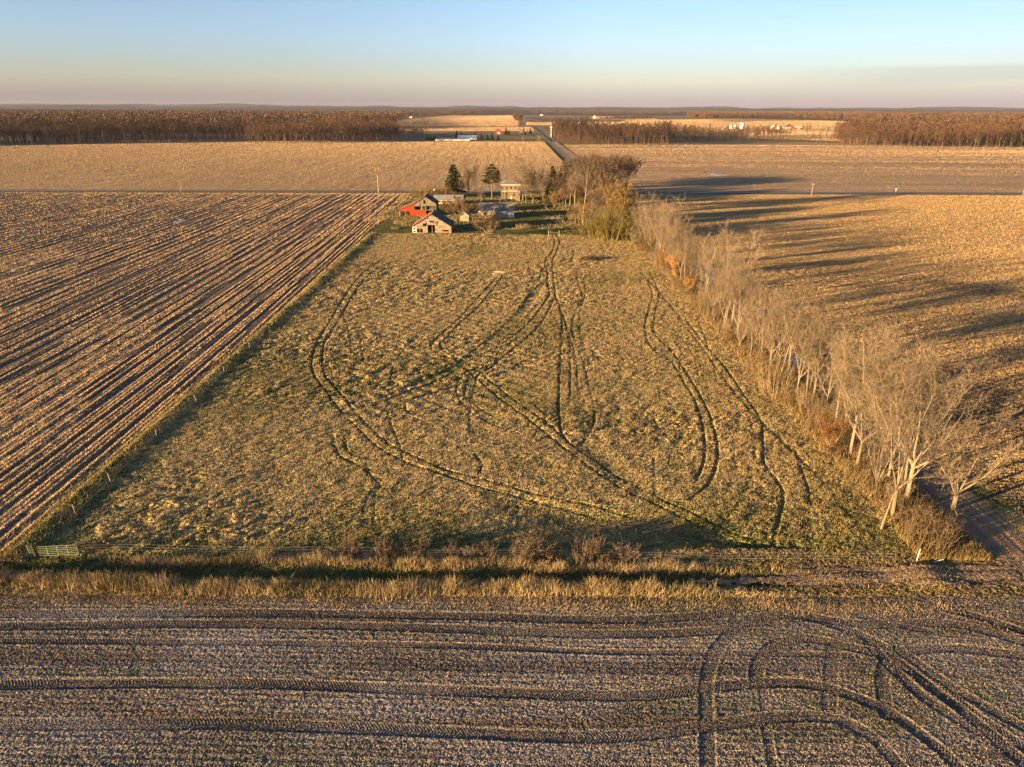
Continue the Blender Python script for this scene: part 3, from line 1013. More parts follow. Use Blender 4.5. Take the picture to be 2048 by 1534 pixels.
gx, gy = [], []
x, y = scatter(XL - 1, XR + 5, YF - .5, 122, 75000)
z, m_, g_ = sample(PA, x, y)
k = (m_ > .25) & (np.random.rand(len(x)) < .35 + m_)
x, y, z, m_, g_ = x[k], y[k], z[k], m_[k], g_[k]
rep = 4
x2 = np.repeat(x, rep) + np.random.randn(len(x) * rep) * .11
y2 = np.repeat(y, rep) + np.random.randn(len(x) * rep) * .11
n = len(x2)
blades('grass', x2, y2, np.repeat(z, rep) - .03, np.random.uniform(.16, .38, n) * np.repeat(.7 + .5 * m_, rep), np.random.uniform(.025, .055, n),
       np.random.uniform(.3, .9, n), M['blade'], np.random.rand(n), np.clip(np.repeat(g_, rep) * np.random.uniform(.3, 1, n), 0, 1),
       'dry tufted grass over the near half of the pasture', az=np.repeat(.6 + 1.6 * vn(x * .2, y * .2, 70) * 2, rep) + np.random.randn(n) * .7)
x, y = scatter(XL - 1, XR + 5, 122, 274, 80000)
z, m_, g_ = sample(PB, x, y)
k = (m_ > .25)
x, y, z, m_, g_ = x[k], y[k], z[k], m_[k], g_[k]
x2 = np.repeat(x, 3) + np.random.randn(len(x) * 3) * .2
y2 = np.repeat(y, 3) + np.random.randn(len(x) * 3) * .2
n = len(x2)
blades('grass', x2, y2, np.repeat(z, 3) - .03, np.random.uniform(.18, .38, n), np.random.uniform(.06, .12, n), np.random.uniform(.3, .9, n),
       M['blade'], np.random.rand(n), np.clip(np.repeat(g_, 3) * np.random.uniform(.3, 1, n), 0, 1), 'dry tufted grass over the far half of the pasture')

# tall dry grass on both lips of the ditch
def tall_strip(yc, wid, x0, x1, n, h0, h1, label, gap_seed):
    x = np.random.uniform(x0, x1, n)
    y = yc - .017 * (x + 52) + np.random.randn(n) * wid
    endf = sst(x1, x1 - 14, x + 9 * vn(x * .3, y * .9, gap_seed + 5)) * sst(x0, x0 + 8, x)
    keep = ((vn(x * .55, x * 0 + 3, gap_seed) * .6 + .55 * vn(x * 1.7, y * 1.5, gap_seed + 2) + .15 * np.random.rand(n)) > .35) & (np.random.rand(n) < endf)
    y += 1.0 * (vn(x * .16, x * 0, gap_seed + 7) - .5)
    x, y = x[keep], y[keep]
    z, m_, g_ = sample(VG, x, y)
    n = len(x)
    hh = np.random.uniform(h0, h1, n) * (.5 + .75 * vn(x * .7, y * .4, gap_seed + 1))
    blades('tall_grass', x, y, z - .05, hh, np.random.uniform(.03, .07, n), np.random.uniform(.05, .7, n), M['tall'],
           vn(x * .5, y * .5, gap_seed + 3) * .6 + .4 * np.random.rand(n), (vn(x * .4, y * .4, gap_seed + 4) > .62) * np.random.rand(n), label)


tall_strip(59.2, .42, -70, 27, 26000, .8, 1.5, 'tall dry grass along the near lip of the ditch', 80)
tall_strip(63.5, .3, -44, 33, 19000, .6, 1.25, 'tall dry grass along the far lip of the ditch', 84)
tall_strip(57.9, .6, -70, 52, 30000, .15, .45, 'short yellow grass at the edge of the worked field', 88)
x, y = scatter(-70, 46, 57.8, 66, 26000)
z, m_, g_ = sample(VG, x, y)
k = np.random.rand(len(x)) < .4 + .6 * g_
x, y, z, g_ = x[k], y[k], z[k], g_[k]
n = len(x)
blades('grass', x, y, z - .03, np.random.uniform(.15, .4, n), np.random.uniform(.03, .07, n), np.random.uniform(.3, .9, n), M['blade'],
       np.random.rand(n), np.clip(g_ * np.random.uniform(.5, 1.1, n), 0, 1), 'short green and dry grass in the ditch verge')
# rough grass at the foot of the tree line and along the left fence
y = 64 + (275 - 64) * np.random.rand(30000) ** 1.7
x = np.random.uniform(44.0, 51.5, 30000) + .8 * (vn(y * .3, y * 0, 51) - .5)
n = len(x)
blades('tall_grass', x, y, np.zeros(n), np.random.uniform(.4, 1.1, n), np.random.uniform(.04, .1, n), np.random.uniform(.1, .6, n), M['brown_grass'],
       np.random.rand(n), (np.random.rand(n) < .4) * .8, 'rough dry grass at the foot of the tree line')
y = 63 + (275 - 63) * np.random.rand(16000) ** 1.5
x = XL + np.random.randn(16000) * .8
n = len(x)
blades('grass', x, y, np.full(n, .25), np.random.uniform(.25, .65, n), np.random.uniform(.04, .09, n), np.random.uniform(.2, .8, n), M['blade'],
       np.random.rand(n), np.random.uniform(.1, .9, n), 'green grass bank along the left fence')
x, y = scatter(-60, 50, 273, 410, 40000)
k = (fbm(x * .06, y * .05, 3, 25) > .5)
x, y = x[k], y[k]
n = len(x)
blades('tall_grass', x, y, np.zeros(n), np.random.uniform(.3, .9, n), np.random.uniform(.1, .22, n), np.random.uniform(.1, .7, n), M['tall'],
       np.random.rand(n), (np.random.rand(n) < .5) * .8, 'patches of rough grass in the farmyard')

# corn stubble and leaves
for G, nn, hh, ww, lab in ((CA, 420000, .34, .07, 'cut corn stalks and leaves on the near part of the left field'),
                           (CB, 400000, .38, .14, 'cut corn stalks and leaves on the middle of the left field'),
                           (CC, 360000, .42, .24, 'cut corn stalks and leaves on the far part of the left field')):
    x, y = scatter(G.xs[0], G.xs[-1], G.ys[0], G.ys[-1], nn)
    z, m_, g_ = sample(G, x, y)
    k = inview(x, y, 10) & (np.random.rand(nn) < m_ * 1.5 - .36)
    x, y, z, m_ = x[k], y[k], z[k], m_[k]
    n = len(x)
    blades('stubble', x, y, z - .04, np.random.uniform(.35, 1.0, n) * hh, np.random.uniform(.6, 1.5, n) * ww, np.random.uniform(.1, .97, n), M['stalk'],
           np.random.rand(n), np.zeros(n), lab)
for G, nn, hh, ww, lab in ((RA, 260000, .30, .045, 'cut stalks on the near part of the right field'),
                           (RB, 340000, .32, .08, 'cut stalks on the middle of the right field'),
                           (RC, 340000, .34, .13, 'cut stalks on the far part of the right field')):
    x, y = scatter(G.xs[0], G.xs[-1], G.ys[0], G.ys[-1], nn)
    z, m_, g_ = sample(G, x, y)
    k = inview(x, y, 10) & (np.random.rand(nn) < m_ * 1.1 - .05)
    x, y, z = x[k], y[k], z[k]
    n = len(x)
    blades('stubble', x, y, z - .04, np.random.uniform(.35, 1.0, n) * hh, np.random.uniform(.6, 1.5, n) * ww, np.random.uniform(.1, .97, n), M['stalk'],
           np.random.rand(n), np.zeros(n), lab)
for nm_, x0_, x1_, y0_, y1_, nn, lab in (('left', -900, 45, 428, 1080, 560000, 'cut stalks standing on the field beyond the county road, left'),
                                    ('right', 67, 1000, 428, 1000, 560000, 'cut stalks standing on the field beyond the county road, right')):
    y = y0_ + (y1_ - y0_) * np.random.rand(nn) ** .8
    x = np.random.uniform(x0_, x1_, nn)
    k = inview(x, y, 40)
    if nm_ == 'left':
        xr = x + .0125 * y
        k &= np.random.rand(nn) < .35 + .9 * vn(xr * .55, y * .012, 91) * (.4 + .8 * fbm(x * .012, y * .008, 3, 92))
    else:
        k &= np.random.rand(nn) < (.05 + .75 * vn(y * .09, x * .004, 93) ** 1.5) * (.25 + .75 * fbm(y * .015, x * .003, 3, 94)) * (.8 + .2 * sst(470, 600, y))
    k &= ~((x > 330) & (y > 1110 - .27 * (x - 330)))
    x, y = x[k], y[k]
    n = len(x)
    far_ = y / 420
    blades('stubble', x, y, np.zeros(n), np.random.uniform(.2, .42, n), np.random.uniform(.16, .36, n) * far_, np.random.uniform(.05, .8, n), M['stalk_far'],
           np.random.rand(n), np.zeros(n), lab)
for q, (px, nn) in enumerate(FARS):
    P = [at(u, v)[:2] for u, v in px]
    xs_, ys_ = [p[0] for p in P], [p[1] for p in P]
    x = np.random.uniform(min(xs_), max(xs_), nn * 2)
    y = np.random.uniform(min(ys_), max(ys_), nn * 2)
    k = np.zeros(len(x), bool)
    j = len(P) - 1
    for i in range(len(P)):
        c_ = ((P[i][1] > y) != (P[j][1] > y)) & (x < (P[j][0] - P[i][0]) * (y - P[i][1]) / (P[j][1] - P[i][1] + 1e-9) + P[i][0])
        k ^= c_
        j = i
    k &= np.random.rand(len(x)) < .25 + .9 * vn(y * .03, x * .004, 96)
    x, y = x[k], y[k]
    n = len(x)
    blades('stubble', x, y, np.full(n, -.2), np.random.uniform(.25, .5, n), np.random.uniform(1.2, 3, n) * y / 1800, np.random.uniform(.05, .7, n), M['stalk_far'],
           np.random.rand(n), np.zeros(n), 'pale stubble on a far field')
x, y = scatter(-60, 64, 31, 58.4, 130000)
z, m_, g_ = sample(FR, x, y)
k = inview(x, y, 6) & (np.random.rand(len(x)) < .15 + m_)
x, y, z, g_ = x[k], y[k], z[k], g_[k]
n = len(x)
blades('stubble', x, y, z - .015, np.random.uniform(.06, .2, n), np.random.uniform(.02, .06, n), np.random.uniform(.2, .98, n), M['bits'],
       np.random.rand(n), np.clip(g_ * (np.random.rand(n) < .7), 0, 1), 'short straw and seedlings scattered on the front field')


# ================================================================== TREES
def grow(seed, h, r0, fork=.4, limbs=5, spread=.9, n1=9, n2=7, n3=5, tw=.035, crown0=.3, excurrent=False, droop=0.0, lean=.05, tl=1.0, t3=True):
    """a bare broad-leaved tree: returns (trunk with limbs, crown of branches and twigs)"""
    rg = random.Random(seed)
    T, C = MB(), MB()

    def rv():
        return Vector((rg.uniform(-1, 1), rg.uniform(-1, 1), rg.uniform(-1, 1)))

    def walk(p, d, L, n, jit, up):
        pts = [p.copy()]
        for i in range(n):
            d = (d + rv() * jit + Vector((0, 0, up))).normalized()
            p = p + d * (L / n)
            pts.append(p.copy())
        return pts, d

    def twig(p, d, L, wd):
        s = d.cross(rv())
        if s.length < 1e-4:
            return
        s = s.normalized() * wd * .5
        C.tri(p - s, p + s, p + d * L + rv() * L * .12)

    def child_dir(d, ang):
        s = d.cross(rv())
        if s.length < 1e-4:
            s = d.orthogonal()
        s.normalize()
        return (d * math.cos(ang) + s * math.sin(ang)).normalized()

    def on(pts, t):
        f = t * (len(pts) - 1)
        i = min(int(f), len(pts) - 2)
        return pts[i].lerp(pts[i + 1], f - i), (pts[i + 1] - pts[i]).normalized()

    def small(pts, L, cnt, wd):
        for k in range(cnt):
            p, d = on(pts, rg.uniform(.15, 1))
            dd = child_dir(d, rg.uniform(.4, 1.0))
            dd = (dd + Vector((0, 0, .25 - droop))).normalized()
            l = L * rg.uniform(.5, 1.1)
            twig(p, dd, l, wd)
            for q in range(n3 if t3 else 0):
                pp = p + dd * l * rg.uniform(.2, .95)
                twig(pp, child_dir(dd, rg.uniform(.3, .9)), l * rg.uniform(.35, .7), wd * .75)

    def branch(p, d, L, r, cnt):
        pts, _ = walk(p, d, L, 4, .2, .06 - droop * .3)
        C.tube(pts, [r * (1 - .22 * i) for i in range(5)], 3, False)
        for k in range(cnt):
            t = rg.uniform(.2, 1)
            q, dd = on(pts, t)
            l = L * rg.uniform(.3, .6) * (1.15 - .5 * t)
            pp, _ = walk(q, (child_dir(dd, rg.uniform(.4, .95)) + Vector((0, 0, .15 - droop))).normalized(), l, 2, .15, .05)
            C.tube(pp, [r * .38, r * .26, r * .08], 3, False)
            small(pp, l * .55 * tl, max(2, n2 // 2), tw)
        small(pts, L * .3 * tl, n2, tw)

    base = Vector((0, 0, -.15))
    if excurrent:
        pts, d = walk(base, Vector((rg.uniform(-lean, lean), rg.uniform(-lean, lean), 1)).normalized(), h * .96, 9, .05, .08)
        T.tube(pts, [r0 * (1.25 if i == 0 else 1) * (1 - .098 * i) for i in range(10)], 7)
        for k in range(limbs * 3):
            t = crown0 + (1 - crown0) * (k + rg.random()) / (limbs * 3)
            t = min(t, .98)
            p, d = on(pts, t)
            ang = rg.uniform(.6, 1.1) * spread
            L = h * rg.uniform(.2, .34) * (1.25 - t * .8)
            branch(p, child_dir(d, ang), L, r0 * .34 * (1.1 - t), n1 - 3)
        small(pts[6:], h * .1, n2 * 3, tw)
    else:
        pts, d = walk(base, Vector((rg.uniform(-lean, lean), rg.uniform(-lean, lean), 1)).normalized(), h * fork, 4, .03, .1)
        T.tube(pts, [r0 * 1.3, r0, r0 * .95, r0 * .9, r0 * .85], 8)
        az0 = rg.random() * 6.28
        for k in range(limbs):
            az = az0 + 6.283 * k / limbs + rg.uniform(-.4, .4)
            tilt = spread * rg.uniform(.45, 1.0) if k else spread * .2
            dd = Vector((math.cos(az) * math.sin(tilt), math.sin(az) * math.sin(tilt), math.cos(tilt)))
            p, _ = on(pts, rg.uniform(.72, 1.0))
            L = h * (1 - fork) * rg.uniform(.85, 1.12)
            lp, _ = walk(p, dd, L, 6, .13, .10)
            rr = r0 * rg.uniform(.45, .65)
            T.tube(lp, [rr * (1 - .15 * i) for i in range(7)], 5)
            for q in range(n1):
                t = rg.uniform(.18, 1)
                pq, dq = on(lp, t)
                branch(pq, (child_dir(dq, rg.uniform(.4, 1.0)) + Vector((0, 0, .12))).normalized(), L * rg.uniform(.28, .5) * (1.15 - .5 * t), rr * .42 * (1.1 - .6 * t), max(3, n1 // 2))
            small(lp[3:], L * .15, n2, tw)
        if crown0 < fork:
            for k in range(3):
                p, d = on(pts, rg.uniform(crown0 / fork, .95))
                branch(p, child_dir(d, rg.uniform(1.0, 1.4)), h * .2, r0 * .2, 4)
    return T, C


def thicket(seed, h, stems, rad, tw=.035, cnt=9, sub=3):
    rg = random.Random(seed)
    S, C = MB(), MB()
    for k in range(stems):
        a, r = rg.random() * 6.28, rad * math.sqrt(rg.random())
        p = Vector((math.cos(a) * r, math.sin(a) * r, -.1))
        d = Vector((math.cos(a) * rg.uniform(0, .45), math.sin(a) * rg.uniform(0, .45), 1)).normalized()
        hh = h * rg.uniform(.55, 1.05) * (1.05 - .4 * r / max(rad, .1))
        pts = [p]
        for i in range(4):
            d = (d + Vector((rg.uniform(-.16, .16), rg.uniform(-.16, .16), .05))).normalized()
            p = p + d * hh / 4
            pts.append(p)
        w_ = .012 + .008 * h
        S.tube(pts, [w_, w_ * .8, w_ * .6, w_ * .4, w_ * .15], 3, False)
        for q in range(cnt):
            t = rg.uniform(.15, 1) * 3.99
            i = int(t)
            b = pts[i].lerp(pts[i + 1], t - i)
            a2 = rg.random() * 6.28
            dd = Vector((math.cos(a2) * .7, math.sin(a2) * .7, rg.uniform(.2, 1.0))).normalized()
            L = hh * rg.uniform(.12, .3)
            s = dd.orthogonal().normalized() * tw * .5
            C.tri(b - s, b + s, b + dd * L)
            for e in range(sub):
                b2 = b + dd * L * rg.uniform(.2, .9)
                d2 = (dd + Vector((rg.uniform(-.7, .7), rg.uniform(-.7, .7), rg.uniform(-.2, .6)))).normalized()
                s2 = d2.orthogonal().normalized() * tw * .4
                C.tri(b2 - s2, b2 + s2, b2 + d2 * L * rg.uniform(.3, .7))
    return S, C


def conifer(seed, h, r0, wid, crown0=.08, layers=22, per=9, needle=.22, sparse=1.0, plate=False):
    rg = random.Random(seed)
    T, C = MB(), MB()
    T.tube([(0, 0, -.1), (0, 0, h * .5), (0, 0, h * .97)], [r0, r0 * .6, .04], 7)
    for k in range(layers):
        t = crown0 + (1 - crown0) * (k + rg.uniform(-.3, .3)) / layers
        t = min(max(t, crown0), .985)
        z = h * t
        u = (t - crown0) / (1 - crown0)
        prof = (1 - u) ** .8 if not plate else (math.sin(math.pi * min(1, u * .85 + .22)) ** .7) * (1 - .55 * u)
        for q in range(per):
            if rg.random() > sparse:
                continue
            a = rg.random() * 6.28
            L = wid * prof * rg.uniform(.6, 1.12) + .25
            sl = (-.28 if not plate else .12) + rg.uniform(-.12, .12)
            dx, dy = math.cos(a), math.sin(a)
            tip = Vector((dx * L, dy * L, z + sl * L))
            C.tube([(0, 0, z), (dx * L * .6, dy * L * .6, z + sl * L * .5), tip], [.05, .03, .01], 3, False)
            m = int(5 + 8 * L)
            for e in range(m):
                f = rg.uniform(.15 if not plate else .45, 1.03)
                b = Vector((dx * L * f, dy * L * f, z + sl * L * f + .02))
                side = Vector((-dy, dx, 0)) * rg.uniform(-1, 1) + Vector((dx, dy, 0)) * rg.uniform(-.1, .9) + Vector((0, 0, rg.uniform(-.55, .3)))
                side.normalize()
                ln = needle * rg.uniform(1.6, 3.2) * (1 + .2 * L)
                s = side.cross(Vector((rg.uniform(-1, 1), rg.uniform(-1, 1), 1))).normalized() * needle * rg.uniform(.6, 1.1)
                C.tri(b - s, b + s, b + side * ln)
    return T, C


def leaves(C, seed, n, size, zmax, frac=1.0):
    rg = random.Random(seed)
    L = MB()
    V = C.v
    for k in range(n):
        p = Vector(V[rg.randrange(len(V))])
        if p.z > zmax:
            continue
        p += Vector((rg.gauss(0, .15), rg.gauss(0, .15), rg.gauss(0, .15)))
        a = Vector((rg.uniform(-1, 1), rg.uniform(-1, 1), rg.uniform(-1, 1))).normalized() * size
        b = a.orthogonal() * rg.uniform(.5, .9)
        L.tri(p, p + a + b * .5, p + a * .5 - b)
    return L


PROTO = {}
HN = {'dusky': 16, 'oak': 19, 'fork': 18, 'tall': 19, 'ash': 17, 'multi': 15, 'spread': 13, 'young': 9, 'round': 14, 'willow': 12, 'yard_bush': 8,
      'orange': 8.5, 'thicket': 4.2, 'thicket2': 3.0, 'thicket3': 6.0, 'mossy': 6.5, 'bush': 2.1, 'brush': 7.5, 'reed': 2.2}


def proto(key, TC, mt, mc, name, cat, extra=None):
    """kept as data until first used: the first placed tree carries it, the others are copies"""
    T, C = TC
    hn_ = HN.get(key) or (23 if key.startswith('far') else None)
    if hn_:
        zm = float(np.percentile(np.array(C.v)[:, 2], 99.7))
        f = hn_ / zm
        mbs = [T, C] + ([extra[1]] if extra else [])
        for mb in mbs:
            mb.v = [(a * f, b * f, c * f) for a, b, c in mb.v]
    PROTO[key] = dict(T=T, C=C, mt=mt, mc=mc, name=name, cat=cat, root=None, extra=extra)


def place(key, x, y, rz, s, label, group=None, lean=(0, 0), z=0.0):
    P = PROTO[key]
    if P['root'] is None:
        r = thing(P['name'], label, P['cat'], (x, y, z), rz, group)
        r.rotation_euler = (lean[0], lean[1], rz)
        r.scale = s if isinstance(s, tuple) else (s, s, s)
        P['T'].build('trunk' if P['cat'] == 'tree' else 'stems', P['mt'], r)
        P['C'].build('crown' if P['cat'] == 'tree' else 'twigs', P['mc'], r)
        if P['extra']:
            nm, mb, mt = P['extra']
            mb.build(nm, mt, r)
        P['root'] = r
        return r
    r = dup(P['root'], (x, y, z), rz, s, label, group, lean)
    r['category'] = P['cat']
    if not group and 'group' in r:
        del r['group']
    return r


proto('oak', grow(1, 19, .30, .34, 6, .85, 9, 8, 5, .042), M['bark'], M['twig'], 'bare_tree', 'tree')
proto('fork', grow(2, 18, .24, .26, 4, .5, 10, 8, 5, .042), M['bark'], M['twig'], 'bare_tree', 'tree')
proto('tall', grow(3, 19, .22, .4, 5, .9, 8, 8, 5, .042, .42, True), M['bark'], M['twig'], 'bare_tree', 'tree')
proto('ash', grow(4, 17, .20, .45, 5, .7, 9, 8, 5, .04, .35), M['bark'], M['twig'], 'bare_tree', 'tree')
proto('multi', grow(5, 15, .17, .10, 7, .55, 8, 7, 4, .038, .4), M['bark'], M['twig'], 'bare_tree', 'tree')
proto('spread', grow(16, 13, .36, .26, 8, .95, 10, 9, 5, .04, .2, lean=.06), M['bark'], M['twig'], 'bare_tree', 'tree')
proto('young', grow(7, 9, .12, .4, 4, .8, 6, 6, 3, .03, .25, True), M['bark'], M['twig'], 'young_tree', 'tree')
proto('round', grow(8, 14, .24, .2, 7, 1.0, 9, 9, 5, .10, .2, tl=1.2), M['bark'], M['twig'], 'bare_tree', 'tree')
M['dusky'] = inst_mat('dusky_twigs', (0.075, 0.05, 0.04), (0.14, 0.095, 0.068), 0.35)
proto('dusky', grow(23, 16, .26, .3, 7, .85, 9, 9, 5, .11, .2, tl=1.2), M['bark'], M['dusky'], 'bare_tree', 'tree')
proto('willow', grow(9, 12, .15, .12, 8, .8, 8, 9, 5, .09, .2, tl=1.25), M['bark'], M['gold'], 'bare_tree', 'tree')
oakT = grow(10, 8.5, .2, .2, 6, .95, 7, 6, 3, .035, .1)
proto('orange', oakT, M['bark'], M['twig'], 'oak_tree', 'tree', ('leaves', leaves(oakT[1], 5, 4200, .17, 9), M['oakleaf']))
proto('thicket', thicket(11, 4.2, 34, 2.3, .035, 9, 3), M['shrub'], M['shrub'], 'shrub', 'shrub')
proto('thicket2', thicket(12, 3.0, 30, 1.9, .035, 8, 3), M['red_shrub'], M['red_shrub'], 'shrub', 'shrub')
proto('thicket3', thicket(13, 6.0, 36, 2.2, .04, 10, 3), M['shrub'], M['twig'], 'shrub', 'shrub')
proto('mossy', thicket(14, 6.5, 44, 2.6, .06, 12, 4), M['green_shrub'], M['green_shrub'], 'shrub', 'shrub')
proto('bush', thicket(15, 2.1, 30, .7, .026, 12, 4), M['shrub'], M['red_shrub'], 'bush', 'bush')
proto('yard_bush', grow(16, 8, .22, .1, 9, 1.1, 8, 9, 5, .085, .05, tl=1.3), M['bark'], M['shrub'], 'bare_bush', 'tree')
proto('brush', thicket(17, 7.5, 40, 3.6, .07, 10, 3), M['shrub'], M['gold'], 'brush_clump', 'shrub')
proto('reed', thicket(18, 2.2, 120, 2.8, .05, 5, 2), M['tall'], M['tall'], 'weed_patch', 'shrub')
proto('spruce', conifer(19, 16, .28, 3.9, .16, 26, 10, .2), M['bark'], M['needle'], 'spruce_tree', 'tree')
proto('pine', conifer(20, 17.5, .28, 4.6, .42, 13, 8, .26, .85, True), M['bark'], M['pine'], 'pine_tree', 'tree')
proto('dark_spruce', conifer(21, 18, .3, 4.2, .1, 28, 10, .22), M['bark'], M['needle'], 'spruce_tree', 'tree')


def P_(u, v):
    p = at(u, v)
    return p.x, p.y


# ---- the tree line by the dirt road, big trees first: (u, v of the foot, row of the top, kind, words)
BIG = [
    (1906, 1020, 838, 'spread', 'pale spreading tree leaning over the dirt road, nearest of the tree line'),
    (1784, 1034, 715, 'fork', 'tall forked tree with a pale trunk near the front end of the tree line'),
    (1812, 1000, 690, 'oak', 'thick-trunked tree just behind the tall forked tree near the front end'),
    (1762, 1058, 900, 'young', 'thin crooked young tree in front of the tall forked tree'),
    (1700, 910, 650, 'ash', 'slender tree rising behind the orange-leaved oak by the pasture edge'),
    (1735, 925, 660, 'fork', 'bare tree right of the orange-leaved oak in the near tree line'),
    (1770, 905, 670, 'oak', 'wide-crowned bare tree deep in the near tree line beside the road'),
    (1668, 860, 640, 'tall', 'straight bare tree between the road puddle and the orange-leaved oak'),
    (1712, 840, 640, 'fork', 'pale-stemmed tree half way between the road puddle and the orange-leaved oak'),
    (1612, 772, 575, 'tall', 'white-barked tree standing just right of the road puddle'),
    (1577, 752, 560, 'ash', 'bare tree standing just left of the road puddle'),
    (1558, 765, 600, 'young', 'thin young tree in front of the road puddle'),
    (1540, 725, 585, 'ash', 'leaning bare tree a little beyond the road puddle'),
    (1512, 690, 560, 'tall', 'narrow upright tree beyond the road puddle, left of the leaning one'),
    (1492, 668, 540, 'fork', 'narrow forked tree in front of the tallest tree of the line'),
    (1447, 606, 440, 'oak', 'largest tree of the line, with wide bare limbs against the right field'),
    (1432, 590, 470, 'tall', 'straight trunk tight beside the largest tree of the line'),
    (1466, 630, 520, 'fork', 'forked tree leaning right below the largest tree'),
    (1392, 560, 455, 'multi', 'many-stemmed tree between the largest tree and the orange oaks'),
    (1330, 520, 385, 'multi', 'dense many-stemmed tree at the narrow middle of the line, right of the orange oaks'),
    (1300, 500, 390, 'multi', 'dense grey-brown tree at the farmyard end of the tree line'),
    (1318, 505, 400, 'fork', 'tall pale tree behind the dense grey-brown trees at the farmyard end'),
    (1350, 530, 420, 'ash', 'thin bare tree above the orange-leaved oaks'),
]
tl_group = 'bare trees of the roadside tree line'
for i, (u, v, vt, kind, lab) in enumerate(BIG):
    x, y = P_(u, v)
    h = hpx(u, v, vt)
    nat = {'oak': 19, 'fork': 18, 'tall': 19, 'ash': 17, 'multi': 15, 'spread': 13, 'young': 9}[kind]
    s = h / nat
    lean = (0, .0)
    place(kind, x, y, (i * 2.4) % 6.28, (s * 1.03, s * 1.03, s), lab, tl_group, lean)
rg = random.Random(5)
kinds = ['fork', 'ash', 'tall', 'multi', 'oak', 'ash', 'fork', 'young', 'young', 'tall']
taken = [P_(u, v) for u, v, *_ in BIG]
k = 0
yy = 76.0
while yy < 262:
    for q in range(3):
        x, y = rg.uniform(45.8, 51.2), yy + rg.uniform(-1.6, 1.6)
        if 111 < y < 118:
            continue                        # the road puddle
        if min(math.hypot(x - a, y - b) for a, b in taken) < 1.5:
            continue
        taken.append((x, y))
        k += 1
        kind = kinds[rg.randrange(len(kinds))]
        s = rg.uniform(.6, .95) if kind != 'oak' else rg.uniform(.6, .8)
        place(kind, x, y, rg.random() * 6.28, s * rg.uniform(.95, 1.05),
              'bare tree in the roadside line, %s from the road corner' % nth(k), tl_group)
    yy += 3.6 if yy < 150 else 5.4
# orange-leaved oaks
for u, v, s, lab in ((1655, 905, .72, 'small oak keeping its orange leaves at the near pasture edge'),
                     (1352, 560, 1.0, 'broad oak bush with orange-brown leaves at the far end of the tree line'),
                     (1326, 540, .8, 'orange-leaved oak bush left of the broad one'),
                     (1375, 590, .6, 'low orange-leaved oak below the broad one')):
    x, y = P_(u, v)
    place('orange', x, y, u, s, lab, 'oaks with dead orange leaves')
# understorey
k = 0
yy = 66.5
while yy < 270:
    for q in range(3):
        x, y = (rg.uniform(44.6, 46.8), rg.uniform(47, 48.6), rg.uniform(49.3, 51.3))[q], yy + rg.uniform(-1.2, 1.2)
        if q == 2 and yy < 100:
            continue
        if 109 < y < 120 and q > 0:
            continue
        k += 1
        kind = rg.choice(['thicket', 'thicket2', 'thicket', 'thicket3'])
        place(kind, x, y, rg.random() * 6.28, rg.uniform(.65, 1.15) if yy > 100 else rg.uniform(.4, .8), 'undergrowth shrub below the roadside trees, %s from the road corner' % nth(k), 'shrubs under the tree line')
    yy += 3.6 if yy < 120 else 6.0
# corner growth by the dirt road
for i, (u, v, s, lab) in enumerate(((1850, 1090, .8, 'dense brown shrub behind the white corner post'), (1900, 1090, .5, 'brown shrub between the dark heap and the dirt road'),
                                    (1930, 1108, .35, 'low shrub at the very corner of the dirt road'), (1830, 1065, .9, 'tall shrub below the thick-trunked tree'),
                                    (1870, 1060, .7, 'tall brown shrub under the leaning road tree'))):
    x, y = P_(u, v)
    place('thicket2' if i % 2 else 'thicket', x, y, i * 1.3, s, lab, 'shrubs at the dirt road corner')
# bushes along the front fence
for i, (u, v, vt) in enumerate(((700, 1106, 1072), (768, 1110, 1070), (794, 1110, 1082), (834, 1110, 1076), (905, 1112, 1090), (940, 1112, 1085), (972, 1112, 1088),
                                (1045, 1114, 1078), (1078, 1116, 1074), (1112, 1116, 1082), (1168, 1120, 1082), (1192, 1120, 1080), (1250, 1118, 1086), (205, 1098, 1076))):
    x, y = P_(u, v)
    s = max(.5, hpx(u, v, vt) / 2.1) * (1.1, .8, 1.25, .95)[i % 4]
    place('bush', x, y, i * 1.7, (s * (1.0, 1.5, 1.2)[i % 3], s * (1.3, .9, 1.1)[i % 3], s), 'rusty bare bush on the front fence line, %s one from the green gate' % nth(1 if u == 205 else i + 2), 'bushes on the front fence line')
# bushes on the left fence
for i, (u, v, vt, lab) in enumerate(((662, 548, 524, 'brown bush on the left fence with a long shadow on the pasture'), (676, 535, 516, 'brown bush behind the one with the long shadow'),
                                     (633, 575, 560, 'small brown bush on the left fence, nearest of the three'), (140, 1042, 1020, 'reddish low bush at the leaning fence post near the gate'))):
    x, y = P_(u, v)
    s = hpx(u, v, vt) / 3.0
    place('thicket2', x, y, i, (s, s, s), lab, 'bushes on the left fence')

